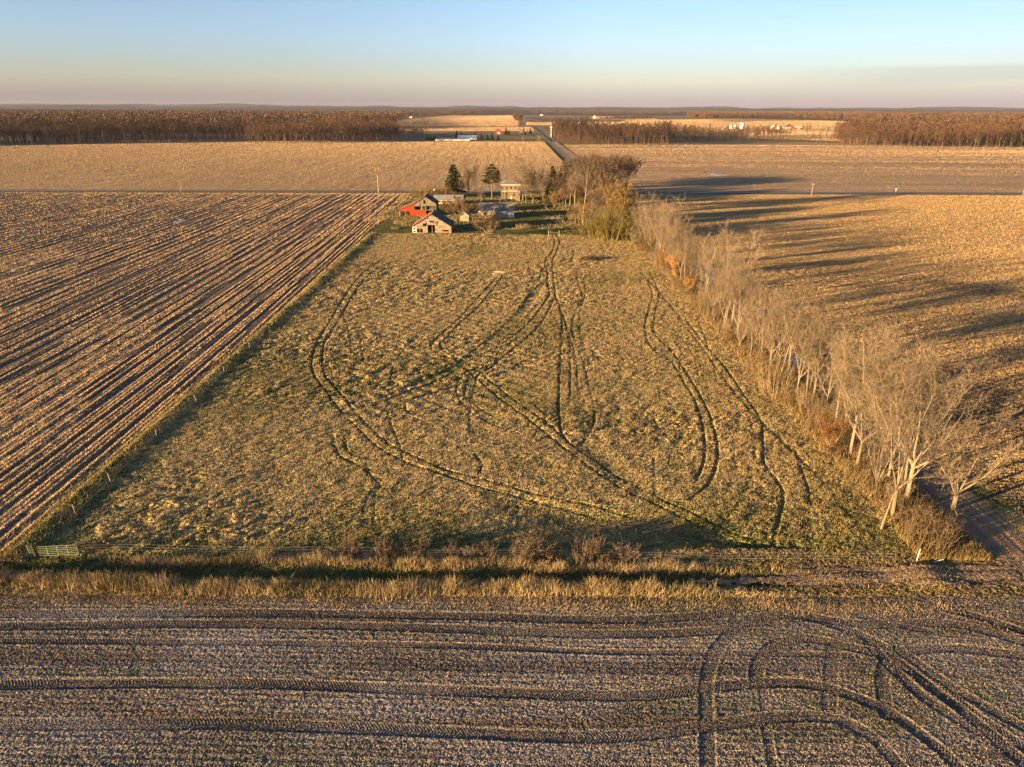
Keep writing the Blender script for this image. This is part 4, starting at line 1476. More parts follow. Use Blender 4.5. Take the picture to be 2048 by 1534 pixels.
# ---- farmyard trees: (u, v foot, top row, kind, spread factor, label)
YARD = [
    (908, 391, 327, 'spruce', 1.7, 'dark green spruce behind the red barn'),
    (937, 391, 324, 'round', .8, 'bare tree with a few brown leaves right of the dark spruce'),
    (984, 396, 325, 'pine', 1.25, 'layered pine left of the two-storey house'),
    (1066, 412, 322, 'round', .95, 'big round-crowned bare tree right of the house'),
    (1104, 398, 330, 'dark_spruce', 1.15, 'narrower of the two dark spruces right of the house'),
    (1127, 404, 322, 'dark_spruce', 1.4, 'taller dark spruce at the edge of the yard wood'),
    (1108, 424, 378, 'willow', .8, 'golden bushy tree on the lawn right of the house'),
    (1092, 420, 388, 'willow', .6, 'small golden tree left of the golden bushy one'),
    (1165, 446, 312, 'tall', 1.0, 'tall pale-trunked tree rising out of the yard wood'),
    (1150, 425, 330, 'ash', 1.0, 'pale bare tree at the left edge of the yard wood'),
    (1182, 430, 308, 'dusky', .9, 'dusky bare tree in the middle of the yard wood'),
    (1205, 432, 318, 'dusky', .85, 'dusky bare tree at the right of the yard wood'),
    (1140, 410, 318, 'fork', 1.0, 'bare tree at the back of the yard wood beside the spruces'),
    (1222, 424, 332, 'ash', 1.0, 'bare tree on the road side of the yard wood'),
    (1240, 468, 352, 'willow', .85, 'round-topped golden-brown tree at the right end of the yard wood'),
    (1255, 470, 395, 'multi', .9, 'bare many-stemmed tree below the round-topped golden-brown tree'),
    (1190, 470, 395, 'multi', 1.1, 'twiggy tree at the front of the yard wood'),
    (1172, 462, 400, 'willow', .7, 'golden bushy tree at the front left of the yard wood'),
    (920, 440, 386, 'yard_bush', 1.35, 'wide twiggy apple tree between the barns and the garage'),
    (893, 430, 398, 'yard_bush', 1.1, 'grey twiggy tree beside the red barn'),
    (975, 472, 420, 'yard_bush', 1.15, 'wide old apple tree with a pale trunk in front of the garage'),
    (1021, 424, 384, 'young', 1.2, 'thin bare tree at the garage corner'),
    (1012, 412, 366, 'multi', .7, 'thin spindly tree hiding part of the house front'),
    (1040, 414, 360, 'ash', .9, 'bare tree at the right corner of the house'),
    (1052, 406, 340, 'fork', .9, 'slim bare tree between the house and the round-crowned tree'),
    (1085, 402, 336, 'round', .8, 'bare tree left of the two dark spruces'),
    (951, 392, 345, 'ash', 1.0, 'bare tree between the spruce and the pine'),
    (922, 393, 350, 'multi', 1.0, 'low bare tree at the foot of the dark green spruce'),
    (1000, 410, 372, 'young', 1.2, 'thin bare tree in front of the house'),
    (962, 408, 372, 'multi', .8, 'low bare tree under the layered pine'),
]
nat = {'oak': 19, 'fork': 18, 'tall': 19, 'ash': 17, 'multi': 15, 'spread': 13, 'young': 9, 'round': 14, 'willow': 12, 'dusky': 16, 'yard_bush': 8, 'spruce': 16,
       'pine': 17.5, 'dark_spruce': 18}
for i, (u, v, vt, kind, fx, lab) in enumerate(YARD):
    x, y = P_(u, v)
    s = hpx(u, v, vt) / nat[kind]
    place(kind, x, y, i * 1.9, (s * fx, s * fx, s), lab)
rg = random.Random(77)
for i in range(34):
    x, y = rg.uniform(24, 50), rg.uniform(292, 408)
    if x < 36 and y < 345:
        x = rg.uniform(37, 50)
    kind = rg.choice(['round', 'ash', 'dusky', 'willow', 'dusky', 'round'])
    s = rg.uniform(.75, 1.02)
    place(kind, x, y, rg.random() * 6.28, (s * .95, s * .95, s), 'bare tree inside the yard wood, %s one found going from left to right' % nth(i + 1), 'crowd of trees inside the yard wood')
for i, (x, y) in enumerate(((40, 428), (46, 433), (49, 441), (44, 450), (49, 458), (62, 436), (66, 446), (63, 455), (67, 464), (48, 468), (61, 428), (70, 452))):
    s = rg.uniform(1.05, 1.25)
    place('dusky', x, y, i * 2.2, (s * 1.05, s * 1.05, s), 'dusky tree beyond the county road behind the yard wood, %s in its clump' % nth(i + 1), 'dusky trees beyond the county road')
k = 0
for u, v, vt in ((838, 396, 366), (852, 396, 364), (866, 395, 366), (880, 396, 362), (893, 396, 368)):
    k += 1
    x, y = P_(u, v)
    s = hpx(u, v, vt) / 7.5
    place('brush', x, y, k, s, 'clump of golden brush behind the red barn, %s from the left' % nth(k), 'brush behind the red barn')
k = 0
for u, v, vt, kind in ((1175, 474, 440, 'mossy'), (1200, 476, 420, 'mossy'), (1222, 478, 412, 'mossy'), (1243, 478, 408, 'mossy'), (1262, 474, 415, 'mossy'),
                       (1185, 458, 415, 'thicket3'), (1210, 460, 400, 'mossy'), (1232, 455, 395, 'thicket3'), (1160, 468, 440, 'thicket'), (1268, 460, 420, 'thicket3'),
                       (1280, 488, 440, 'thicket3'), (1292, 500, 450, 'thicket3'), (1150, 440, 405, 'thicket3'), (1170, 440, 395, 'thicket3'), (1195, 440, 390, 'thicket3'), (1215, 440, 390, 'thicket3')):
    k += 1
    x, y = P_(u, v)
    s = hpx(u, v, vt) / {'mossy': 6.5, 'thicket': 4.2, 'thicket3': 6.0}[kind]
    place(kind, x, y, k * 1.3, s, 'mossy twiggy shrub at the foot of the yard wood, %s of the patch' % nth(k), 'shrubs at the foot of the yard wood')
k = 0
for u, v, s in ((1030, 452, 1.0), (1045, 456, .9), (1060, 456, .7), (815, 452, 1.0), (800, 448, .8), (828, 444, .7), (790, 458, .6), (965, 476, .5)):
    k += 1
    x, y = P_(u, v)
    place('reed', x, y, k, s, ('patch of tall orange weeds on the lawn, %s from the garage' if k < 4 else 'patch of dry weeds around the barns, %s one') % nth(k if k < 4 else k - 3), 'patches of tall weeds in the farmyard')

# ================================================================== WOODS BEYOND THE FIELDS
far_protos = {}
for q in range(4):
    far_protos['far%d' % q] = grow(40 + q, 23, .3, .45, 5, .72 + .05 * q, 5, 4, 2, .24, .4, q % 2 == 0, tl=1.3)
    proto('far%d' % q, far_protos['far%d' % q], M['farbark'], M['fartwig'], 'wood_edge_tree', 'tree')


def edge_row(px, n, depth, hgt, words, seed):
    """one row of trees along the near edge of a wood, each an object"""
    rg = random.Random(seed)
    L = [P_(u, v) for u, v in px]
    cum = [0]
    for a, b in zip(L[:-1], L[1:]):
        cum.append(cum[-1] + math.hypot(a[0] - b[0], a[1] - b[1]))
    for i in range(n):
        t = cum[-1] * (i + rg.uniform(.2, .8)) / n
        j = max(q for q in range(len(cum) - 1) if cum[q] <= t)
        f = (t - cum[j]) / (cum[j + 1] - cum[j])
        x = L[j][0] + f * (L[j + 1][0] - L[j][0])
        y = L[j][1] + f * (L[j + 1][1] - L[j][1]) + rg.uniform(0, depth)
        s = hgt / 23 * rg.choice([.74, .86, .93, 1.0, 1.06, 1.14]) * (.68 + .6 * float(vn(x / 55., y / 120., 71)))
        place('far%d' % rg.randrange(4), x, y, rg.random() * 6.28, (s * 1.05, s * 1.05, s), '%s tree from the left edging the %s' % (nth(i + 1), words),
              'near edge of the ' + words)


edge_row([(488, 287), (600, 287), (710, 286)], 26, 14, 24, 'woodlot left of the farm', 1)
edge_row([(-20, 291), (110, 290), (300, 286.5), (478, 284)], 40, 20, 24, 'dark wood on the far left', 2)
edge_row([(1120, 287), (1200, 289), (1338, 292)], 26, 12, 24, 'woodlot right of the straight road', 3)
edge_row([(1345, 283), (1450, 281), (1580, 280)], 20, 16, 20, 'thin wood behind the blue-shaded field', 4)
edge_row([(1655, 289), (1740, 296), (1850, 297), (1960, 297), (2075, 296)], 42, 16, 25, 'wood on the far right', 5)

lod = []
for q in range(3):
    T, C = grow(60 + q, 22, .34, .5, 4, .8, 3, 3, 1, .55, .45, q == 0, tl=1.6)
    a, b = T.arrays(), C.arrays()
    lod.append((np.concatenate([a[0], b[0]]), np.concatenate([a[1], b[1] + len(a[0])])))


def crown_cloud(seed, n, r, h0, h1, size):
    rg = np.random.RandomState(seed)
    c = rg.randn(n, 3)
    c /= np.linalg.norm(c, axis=1)[:, None]
    c *= (rg.rand(n, 1) ** .35)
    c = c * [r, r, (h1 - h0) / 2] + [0, 0, (h0 + h1) / 2]
    V = np.repeat(c, 3, 0) + rg.randn(n * 3, 3) * size * [1, 1, 1.3]
    return V.astype(np.float32), np.arange(n * 3, dtype=np.int32).reshape(n, 3)


clouds = [crown_cloud(q, 85, 6.0, 7, 22, .85) for q in range(4)]


def merged(name, pts, scales, protos, mat, label, seed=0):
    rg = random.Random(seed)
    Vs, Fs, off = [], [], 0
    for (x, y), s in zip(pts, scales):
        V, Fc = protos[rg.randrange(len(protos))]
        a = rg.random() * 6.28
        ca, sa = math.cos(a), math.sin(a)
        W = V * np.array([s, s, s], np.float32)
        W = np.stack([W[:, 0] * ca - W[:, 1] * sa + x, W[:, 0] * sa + W[:, 1] * ca + y, W[:, 2]], -1)
        Vs.append(W)
        Fs.append(Fc + off)
        off += len(V)
    o = mesh_np(name, np.concatenate(Vs), np.concatenate(Fs), mat)
    return tag(o, label, None, kind='stuff')


def inside(poly, x, y):
    c = False
    j = len(poly) - 1
    for i in range(len(poly)):
        (xi, yi), (xj, yj) = poly[i], poly[j]
        if (yi > y) != (yj > y) and x < (xj - xi) * (y - yi) / (yj - yi) + xi:
            c = not c
        j = i
    return c


def fill(poly, step, seed, jitter=.45, grow_d=0.0):
    """points in a polygon, wider apart with distance"""
    rg = random.Random(seed)
    ys = [p[1] for p in poly]
    pts = []
    y = min(ys)
    while y < max(ys):
        st = step * (1 + grow_d * max(0, y - 1000) / 1000)
        xs = [p[0] for p in poly]
        x = min(xs)
        while x < max(xs):
            px, py = x + rg.uniform(-jitter, jitter) * st, y + rg.uniform(-jitter, jitter) * st
            if inside(poly, px, py) and abs(px) < py * .80 + 250:
                pts.append((px, py, st))
            x += st
        y += st
    return pts


def wood(name_label, px, step, kind, seed, hs=1.0, grow_d=0.0, mat='fartwig', world=None):
    poly = world or [P_(u, v) for u, v in px]
    pts = fill(poly, step, seed, .45, grow_d)
    rg = random.Random(seed + 1)
    pr = lod if kind == 'lod' else clouds
    sc_ = [hs * rg.choice([.62, .78, .88, .95, 1.0, 1.08, 1.18]) * (.62 + .72 * float(vn(pq[0] / 55., pq[1] / 120., 71))) * (1 if kind == 'lod' else max(1, .55 * st / 9)) for pq in pts for st in (pq[2],)]
    sc_ = [min(s, 1.45) for s in sc_]
    merged('woodland', [(p[0], p[1]) for p in pts], sc_, pr, M[mat], name_label, seed)


# woods just behind the edge rows
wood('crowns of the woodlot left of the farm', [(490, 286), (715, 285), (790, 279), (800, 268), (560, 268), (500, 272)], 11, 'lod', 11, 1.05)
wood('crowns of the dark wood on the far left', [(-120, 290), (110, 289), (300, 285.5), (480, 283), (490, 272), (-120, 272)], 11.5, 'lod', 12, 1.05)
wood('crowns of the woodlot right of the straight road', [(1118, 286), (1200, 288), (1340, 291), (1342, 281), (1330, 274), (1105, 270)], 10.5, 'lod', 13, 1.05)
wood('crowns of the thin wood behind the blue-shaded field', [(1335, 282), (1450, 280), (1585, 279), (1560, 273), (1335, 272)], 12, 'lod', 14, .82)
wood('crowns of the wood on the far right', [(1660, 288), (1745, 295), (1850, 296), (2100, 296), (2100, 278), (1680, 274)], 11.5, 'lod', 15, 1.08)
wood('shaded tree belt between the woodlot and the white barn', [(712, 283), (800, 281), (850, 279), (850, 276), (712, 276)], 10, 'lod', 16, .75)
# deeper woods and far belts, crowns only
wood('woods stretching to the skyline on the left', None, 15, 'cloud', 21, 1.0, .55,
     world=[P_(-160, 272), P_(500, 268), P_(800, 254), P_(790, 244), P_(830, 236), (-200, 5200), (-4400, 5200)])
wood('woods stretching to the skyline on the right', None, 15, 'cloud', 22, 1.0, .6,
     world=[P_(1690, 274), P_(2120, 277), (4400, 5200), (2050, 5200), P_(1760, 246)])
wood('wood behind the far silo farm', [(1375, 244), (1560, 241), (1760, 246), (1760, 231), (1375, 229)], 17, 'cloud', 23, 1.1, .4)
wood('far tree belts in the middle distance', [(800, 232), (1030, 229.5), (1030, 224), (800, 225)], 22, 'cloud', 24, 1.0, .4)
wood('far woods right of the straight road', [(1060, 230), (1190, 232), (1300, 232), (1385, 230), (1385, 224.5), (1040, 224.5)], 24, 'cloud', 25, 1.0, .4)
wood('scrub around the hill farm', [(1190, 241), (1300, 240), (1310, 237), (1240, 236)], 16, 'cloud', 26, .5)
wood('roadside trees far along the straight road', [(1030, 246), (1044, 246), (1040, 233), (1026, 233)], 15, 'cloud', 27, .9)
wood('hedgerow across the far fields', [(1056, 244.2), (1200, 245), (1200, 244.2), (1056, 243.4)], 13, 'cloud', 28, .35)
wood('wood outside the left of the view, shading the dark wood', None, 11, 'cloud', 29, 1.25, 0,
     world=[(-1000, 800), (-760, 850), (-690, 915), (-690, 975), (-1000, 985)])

# very far woods and the low hills of the skyline
def hill_band(name, y0, y1, base, amp, seed, x0=-16000, x1=16000, dx=70, rough=9, left_amp=0.0):
    G = Grid(x0, x1, y0, y1, dx, (y1 - y0) / 10)
    X, Y = G.X, G.Y
    t = (Y - y0) / (y1 - y0)
    prof = np.sin(np.clip(t * 1.25, 0, 1) * np.pi / 2)
    top = base + amp * fbm(X / 620.0, X * 0, 3, seed) + left_amp * sst(-1500, -6500, X)
    G.Z = prof * top + rough * vn(X / 90., Y / 60., seed + 3) * prof + .5 * rough * vn(X / 31., Y / 30., seed + 5) * prof - 1.5
    return tag(mesh_np(name, *grid_arrays(G), M['hill']), name + ' of wooded ground along the skyline', None, kind='structure')


def grid_arrays(G):
    ny, nx = G.X.shape
    V = np.stack([G.X, G.Y, G.Z], -1).reshape(-1, 3)
    i = np.arange(ny * nx).reshape(ny, nx)
    return V, np.stack([i[:-1, :-1], i[:-1, 1:], i[1:, 1:], i[1:, :-1]], -1).reshape(-1, 4)


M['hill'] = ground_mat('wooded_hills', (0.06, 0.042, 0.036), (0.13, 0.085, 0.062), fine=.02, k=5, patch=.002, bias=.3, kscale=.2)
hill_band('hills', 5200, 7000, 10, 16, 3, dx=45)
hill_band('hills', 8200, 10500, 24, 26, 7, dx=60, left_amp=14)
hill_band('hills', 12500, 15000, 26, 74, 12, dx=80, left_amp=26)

# ================================================================== BUILDINGS OF THE FARM
def boards(mb, x0, x1, z0, z1, holes, prof, vertical, bw, y, th=.08, axis='x', seed=0, gap=.012, miss=0.0):
    """a wall of boards in the plane y (or x when axis is 'y'), under the profile prof(x) -> top, with rectangular holes"""
    rg = random.Random(seed)

    def put(a, b, c, d, t):
        o = rg.uniform(-.012, .012)
        if axis == 'x':
            mb.box(a, b, y + o, y + th + o, c, d)
        else:
            mb.box(y + o, y + th + o, a, b, c, d)

    def cut(spans, h0, h1):
        r = []
        for a, b in spans:
            if h1 <= a or h0 >= b:
                r.append((a, b))
            else:
                if h0 > a:
                    r.append((a, h0))
                if h1 < b:
                    r.append((h1, b))
        return r

    if vertical:
        x = x0
        while x < x1 - .02:
            e = min(x + bw, x1)
            if rg.random() >= miss:
                spans = [(z0, min(z1, prof(x + .01), prof(e - .01)) - rg.uniform(0, .03))]
                for hx0, hx1, hz0, hz1 in holes:
                    if e > hx0 + .02 and x < hx1 - .02:
                        spans = cut(spans, hz0, hz1)
                for a, b in spans:
                    if b - a > .05:
                        put(x + gap / 2, e - gap / 2, a, b, 0)
            x = e
    else:
        z = z0
        while z < z1 - .02:
            e = min(z + bw, z1)
            # limits where the profile is above the board
            n = 160
            xs = [x0 + (x1 - x0) * i / n for i in range(n + 1)]
            ok = [q for q in xs if prof(q) >= e - .01]
            if ok and rg.random() >= miss:
                spans = [(ok[0], ok[-1])]
                for hx0, hx1, hz0, hz1 in holes:
                    if e > hz0 + .02 and z < hz1 - .02:
                        spans = cut(spans, hx0, hx1)
                for a, b in spans:
                    if b - a > .05:
                        put(a, b, z + gap / 2, e - gap / 2, 0)
            z = e
    return mb


def ribs(mb, a, b, c, d, t, n):
    """a roof slab with standing ribs from the eave edge a-b up to the ridge d-c"""
    mb.slab(a, b, c, d, t)
    a, b, c, d = map(Vector, (a, b, c, d))
    nrm = (b - a).cross(d - a).normalized()
    for i in range(n):
        f = (i + .5) / n
        p, q = a.lerp(b, f) + nrm * (t + .001), d.lerp(c, f) + nrm * (t + .001)
        s = (b - a).normalized() * .03
        mb.slab(p - s, p + s, q + s, q - s, .05)


# ---- red barn
bp = at(851, 432)
B = thing('red_barn', 'old red barn with a grey gable and a red lean-to, left edge of the farmyard', 'barn', (bp.x, bp.y, 0))
HW, RH, EH, DP = 4.9, 8.5, 5.3, 11.0
pf = lambda x: RH - (RH - EH) * abs(x) / HW
mb = MB()
boards(mb, -HW, HW, 0, RH, [(-HW + .2, -1.9, 2.7, 4.3), (-1.0, .1, 2.7, 4.3), (.35, HW - .3, 2.6, 4.4), (.3, HW - .2, 0, 2.55), (-HW, .3, 0, 2.65), (-.55, .05, 5.2, 6.9)],
       pf, True, .28, 0, seed=1)
mb.build('gable_wall', M['grey_board'], B)
mb = MB()
boards(mb, -HW, .3, 0, 2.62, [], lambda x: 9, True, .3, -.12, seed=2)
mb.build('lower_wall', M['red_board'], B)
mb = MB()
mb.box(-HW - 6.4, -HW - .1, 0, .02, 0, .03)
L0 = -HW - 6.6
pl = lambda x: 2.9 + (5.2 - 2.9) * (x - L0) / (-HW - L0)
m2_ = MB()
boards(m2_, L0, -HW, 0, 6, [(L0 + .5, L0 + 4.4, -1, 2.0)], pl, True, .3, -.02, seed=3)
m2_.build('lean_to_wall', M['red_board'], B)
mb = MB()
boards(mb, 0, DP, 0, EH, [], lambda x: EH, True, .3, HW - .1, axis='y', seed=4, miss=.08)
boards(mb, 0, DP, 0, EH, [(2, 4, 0, 3)], lambda x: EH, True, .3, -HW + .02, axis='y', seed=5, miss=.25)
boards(mb, -HW, HW, 0, RH, [(-3.5, -1.5, .4, 4.4), (.6, 4.3, .4, 4.4)], pf, True, .3, DP, seed=6, miss=.05)
boards(mb, 0, DP, 0, 2.8, [], lambda x: 2.8, True, .3, L0 + .02, axis='y', seed=7, miss=.3)
mb.build('side_wall', M['grey_board'], B)
mb = MB()
ov = .35
ribs(mb, (HW + ov, -ov, EH - .22), (HW + ov, DP + ov, EH - .22), (0, DP + ov, RH + .03), (0, -ov, RH + .03), .08, 16)
mb.build('roof', M['shaded_roof'], B)  # right slope, with its shade in the roof colour
mb = MB()
ribs(mb, (-HW - .1, DP + ov, EH - .03), (-HW - .1, -ov, EH - .03), (0, -ov, RH + .035), (0, DP + ov, RH + .035), .08, 16)
mb.build('roof', M['rust_roof'], B)
mb = MB()
ribs(mb, (L0 - .3, DP - 1, 2.82), (L0 - .3, -ov, 2.82), (-HW - .12, -ov, 5.3), (-HW - .12, DP - 1, 5.3), .07, 14)
mb.build('lean_to_roof', M['rust_roof'], B)
mb = MB()
for x in (-1.6, .25, HW - .15):
    mb.box(x - .12, x + .12, .1, .34, 0, 4.6)
mb.box(.4, HW - .3, .12, .3, 2.5, 2.7)
for x in (L0 + .1, L0 + 2.6):
    mb.box(x - .09, x + .09, -.15, .03, 0, 2.6)
mb.build('posts', M['wood'], B)
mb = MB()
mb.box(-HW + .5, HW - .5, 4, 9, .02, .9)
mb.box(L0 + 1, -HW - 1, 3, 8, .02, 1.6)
mb.build('shade_block', M['dark'], B)  # near-black blocks added for the darkness behind the openings

# ---- grey front barn
bp = at(864, 466)
B = thing('gable_barn', 'low weathered barn with a wide gable and dark doorway, nearest building of the farm', 'barn', (bp.x, bp.y, 0))
HW, RH, EH, DP = 7.5, 7.1, 2.5, 12.5
pf = lambda x: RH - (RH - EH) * abs(x) / HW
mb = MB()
boards(mb, -HW, HW, 0, RH, [(-1.7, 1.2, .1, 3.05), (-5.7, -3.6, .2, 1.7), (-3.4, -1.9, 2.85, 3.4), (-2.2, -1.85, 3.75, 4.2), (1.95, 2.45, 3.75, 4.3), (-.9, 1.0, 4.25, 4.36),
                                (4.1, 6.4, .75, 1.0), (-HW, -5.9, 0, 2.4)], pf, False, .24, 0, seed=11)
boards(mb, -5.9, -3.3, 0, .22, [], lambda x: 9, False, .2, .01, seed=12)
mb.build('gable_wall', M['pale_board'], B)
mb = MB()
boards(mb, -HW, -5.9, 0, 2.45, [(-7.1, -6.5, 1.45, 2.1), (-7.1, -6.5, .3, .8)], lambda x: 9, True, .4, -.05, seed=13)
mb.build('white_panel', M['white'], B)
mb = MB().box(-1.9, 1.9, -.1, -.01, 3.05, 3.9)
mb.box(1.25, 2.3, -.09, -.012, 2.85, 3.04)
mb.build('door_header', M['pale_board'], B)
MB().box(4.6, 6.3, -.06, -.004, .3, .75).build('red_patch', M['red_board'], B)
MB().box(-7.3, -4.0, -.05, -.004, 2.44, 2.6).build('red_trim', M['red_board'], B)
mb = MB()
boards(mb, 0, DP, 0, EH, [], lambda x: EH, False, .25, HW - .1, axis='y', seed=14)
boards(mb, 0, DP, 0, EH, [(4, 6, 0, 2)], lambda x: EH, False, .25, -HW + .02, axis='y', seed=15)
boards(mb, -HW, HW, 0, RH, [], pf, False, .25, DP, seed=16)
mb.build('side_wall', M['grey_board'], B)
mb = MB()
ribs(mb, (HW + .4, -.3, EH - .18), (HW + .4, DP + .3, EH - .18), (0, DP + .3, RH + .04), (0, -.3, RH + .04), .08, 16)
mb.build('roof', M['shaded_roof'], B)  # right slope coloured as it looks in shade
mb = MB()
ribs(mb, (-HW - .4, DP + .3, EH - .18), (-HW - .4, -.3, EH - .18), (0, -.3, RH + .045), (0, DP + .3, RH + .045), .08, 16)
mb.build('roof', M['rust_roof'], B)
mb = MB()
for x in (-4.6, .1):
    mb.box(x - .08, x + .08, .15, .3, 0, 2.6)
mb.box(-1.75, -1.6, -.04, .05, 0, 3.05)
mb.build('posts', M['wood'], B)
MB().box(-6, 6, 5, 10, .02, 1.4).build('shade_block', M['dark'], B)  # block added to make the doorway look dark inside


def gable_house(name, label, cat, loc, rz, w_, d_, eh, rh, wall, roof, along='x', over=.4, doors=(), wins=(), chimney=False, nrib=0, trim=None, backwins=True):
    """a plain gabled building: ridge along x or y, the front wall at y=0; doors and windows as (x, z0, w, h)"""
    B = thing(name, label, cat, loc, rz)
    mb = MB()
    hx = w_ / 2
    if along == 'x':
        mb.add([(-hx, 0, 0), (hx, 0, 0), (hx, d_, 0), (-hx, d_, 0), (-hx, 0, eh), (hx, 0, eh), (hx, d_, eh), (-hx, d_, eh), (-hx, d_ / 2, rh), (hx, d_ / 2, rh)],
               [(0, 1, 5, 4), (2, 3, 7, 6), (1, 2, 6, 9, 5), (3, 0, 4, 8, 7)])
    else:
        mb.add([(-hx, 0, 0), (hx, 0, 0), (hx, d_, 0), (-hx, d_, 0), (-hx, 0, eh), (hx, 0, eh), (hx, d_, eh), (-hx, d_, eh), (0, 0, rh), (0, d_, rh)],
               [(0, 1, 5, 8, 4), (2, 3, 7, 9, 6), (1, 2, 6, 5), (3, 0, 4, 7)])
    mb.build('wall', wall, B)
    mb = MB()
    t = .1
    if along == 'x':
        k = over * (rh - eh) / (d_ / 2)
        A = ((-hx - over, -over, eh - k), (hx + over, -over, eh - k), (hx + over, d_ / 2, rh + .01), (-hx - over, d_ / 2, rh + .01))
        Bq = ((hx + over, d_ + over, eh - k), (-hx - over, d_ + over, eh - k), (-hx - over, d_ / 2, rh + .012), (hx + over, d_ / 2, rh + .012))
    else:
        k = over * (rh - eh) / hx
        A = ((hx + over, -over, eh - k), (hx + over, d_ + over, eh - k), (0, d_ + over, rh + .01), (0, -over, rh + .01))
        Bq = ((-hx - over, d_ + over, eh - k), (-hx - over, -over, eh - k), (0, -over, rh + .012), (0, d_ + over, rh + .012))
    for q in (A, Bq):
        if nrib:
            ribs(mb, *q, t, nrib)
        else:
            mb.slab(*q, t)
    rf = mb.build('roof', roof, B)
    if chimney:
        MB().box(-.35, .35, d_ / 2 - .35, d_ / 2 + .35, rh - .3, rh + 1.1).build('chimney', M['red_board'], rf)
    if trim:
        MB().box(-hx - over, hx + over, -over - .06, -over + .02, eh - .55, eh - .2).build('fascia', trim, B)
    for x, z0, ww, hh in doors:
        dr = MB().box(x - ww / 2, x + ww / 2, -.05, .02, z0, z0 + hh).build('door', M['white'], B)
    for x, z0, ww, hh in wins:
        wd = MB().box(x - ww / 2, x + ww / 2, -.03, .02, z0, z0 + hh).build('window', M['glass'], B)
        f = MB()
        f.box(x - ww / 2 - .09, x - ww / 2, -.06, .03, z0 - .09, z0 + hh + .09)
        f.box(x + ww / 2, x + ww / 2 + .09, -.06, .03, z0 - .09, z0 + hh + .09)
        f.box(x - ww / 2, x + ww / 2, -.06, .03, z0 + hh, z0 + hh + .09)
        f.box(x - ww / 2, x + ww / 2, -.06, .03, z0 - .09, z0)
        f.build('frame', M['white'], wd)
    return B


# garage with a grey roof
p = at(993, 436)
B = gable_house('garage', 'long pale garage with a grey roof and one white end door', 'garage', (p.x, p.y, 0), 0, 15.4, 8.5, 3.1, 6.0, M['cream'], M['shingle'],
                'x', .4, (), ((-5.5, 1.1, .9, .9), (-2.5, 1.1, .9, .9)), trim=M['white'])
MB().box(5.0, 7.62, -.09, -.002, .1, 2.75).build('garage_door', M['white'], B)
MB().box(7.71, 7.79, .2, 3, .1, 2.6).build('side_door', M['white'], B)
# small coop
p = at(929, 443)
B = gable_house('chicken_coop', 'tiny plank coop with a pale roof between the barns and the garage', 'shed', (p.x, p.y, 0), R(-6), 3.8, 4.0, 2.5, 4.1, M['pale_board'], M['tin_roof'], 'y', .3,
                (), ((.2, 1.2, .6, .6),), nrib=6)
mb = MB()
mb.slab((3.6, .2, 1.6), (3.6, 3.6, 1.6), (2.1, 3.6, 2.5), (2.1, .2, 2.5), .07)
mb.build('lean_to_roof', M['tin_roof'], B)
mb = MB().box(3.3, 3.42, .4, .52, 0, 1.6).box(3.3, 3.42, 3.2, 3.32, 0, 1.6)
mb.build('posts', M['wood'], B)
# long poultry shed behind the red barn
p = at(897, 409)
B = gable_house('poultry_shed', 'long low ribbed-roof shed with small windows behind the red barn', 'shed', (p.x, p.y, 0), 0, 14.0, 6.0, 2.6, 4.3, M['yellow_wall'], M['tin_roof'], 'x', .5,
                (), tuple((-6 + 1.5 * i, 1.15, .8, .75) for i in range(9)), nrib=24)
# two-storey house
p = at(1022, 402)
B = thing('farmhouse', 'two-storey square farmhouse with a hipped grey roof and white eaves band', 'house', (p.x, p.y, 0))
W2, D2 = 3.9, 8.0
MB().box(-W2, W2, 0, D2, 0, 8.3).build('wall', M['tan_wall'], B)
mb = MB()
o = 1.2
mb.add([(-W2 - o, -o, 8.35), (W2 + o, -o, 8.35), (W2 + o, D2 + o, 8.35), (-W2 - o, D2 + o, 8.35), (-.5, D2 / 2, 11.3), (.5, D2 / 2, 11.3),
        ], [(0, 1, 5, 4), (1, 2, 5), (2, 3, 4, 5), (3, 0, 4), (3, 2, 1, 0)])
rf = mb.build('roof', M['shingle'], B)
MB().box(.6, 1.2, D2 / 2 - .3, D2 / 2 + .3, 10.2, 12.0).build('chimney', M['red_board'], rf)
mb = MB()
mb.box(-W2 - o, W2 + o, -o - .05, -o, 7.95, 8.4)
mb.box(W2 + o, W2 + o + .05, -o, D2 + o, 7.95, 8.4)
mb.box(-W2 - o - .05, -W2 - o, -o, D2 + o, 7.95, 8.4)
mb.build('eaves_band', M['white'], B)
mb = MB()
mb.slab((-W2 - 1, -1.3, 4.75), (W2 + .6, -1.3, 4.75), (W2 + .6, -.01, 5.15), (-W2 - 1, -.01, 5.15), .1)
mb.build('porch_roof', M['white'], B)
for x in (-W2 - .7, W2 + .3):
    MB().box(x - .1, x + .1, -1.2, -1.0, 0, 4.8).build('porch_post', M['white'], B)
for x, z0 in ((-2.2, 5.9), (0, 5.9), (2.2, 5.9), (-2.0, 2.4), (1.6, 2.4)):
    wd = MB().box(x - .5, x + .5, -.03, .02, z0, z0 + 1.5).build('window', M['glass'], B)
    f = MB()
    f.box(x - .62, x - .5, -.06, .03, z0 - .1, z0 + 1.6)
    f.box(x + .5, x + .62, -.06, .03, z0 - .1, z0 + 1.6)
    f.box(x - .5, x + .5, -.06, .03, z0 + 1.5, z0 + 1.62)
    f.box(x - .5, x + .5, -.06, .03, z0 - .12, z0)
    f.build('frame', M['yellow_wall'], wd)
MB().box(-.4, .5, -.05, .02, .3, 2.3).build('door', M['white'], B)
MB().box(W2 + .01, W2 + 2.4, 1, 5, 0, 3.2).build('side_wing', M['cream'], B)
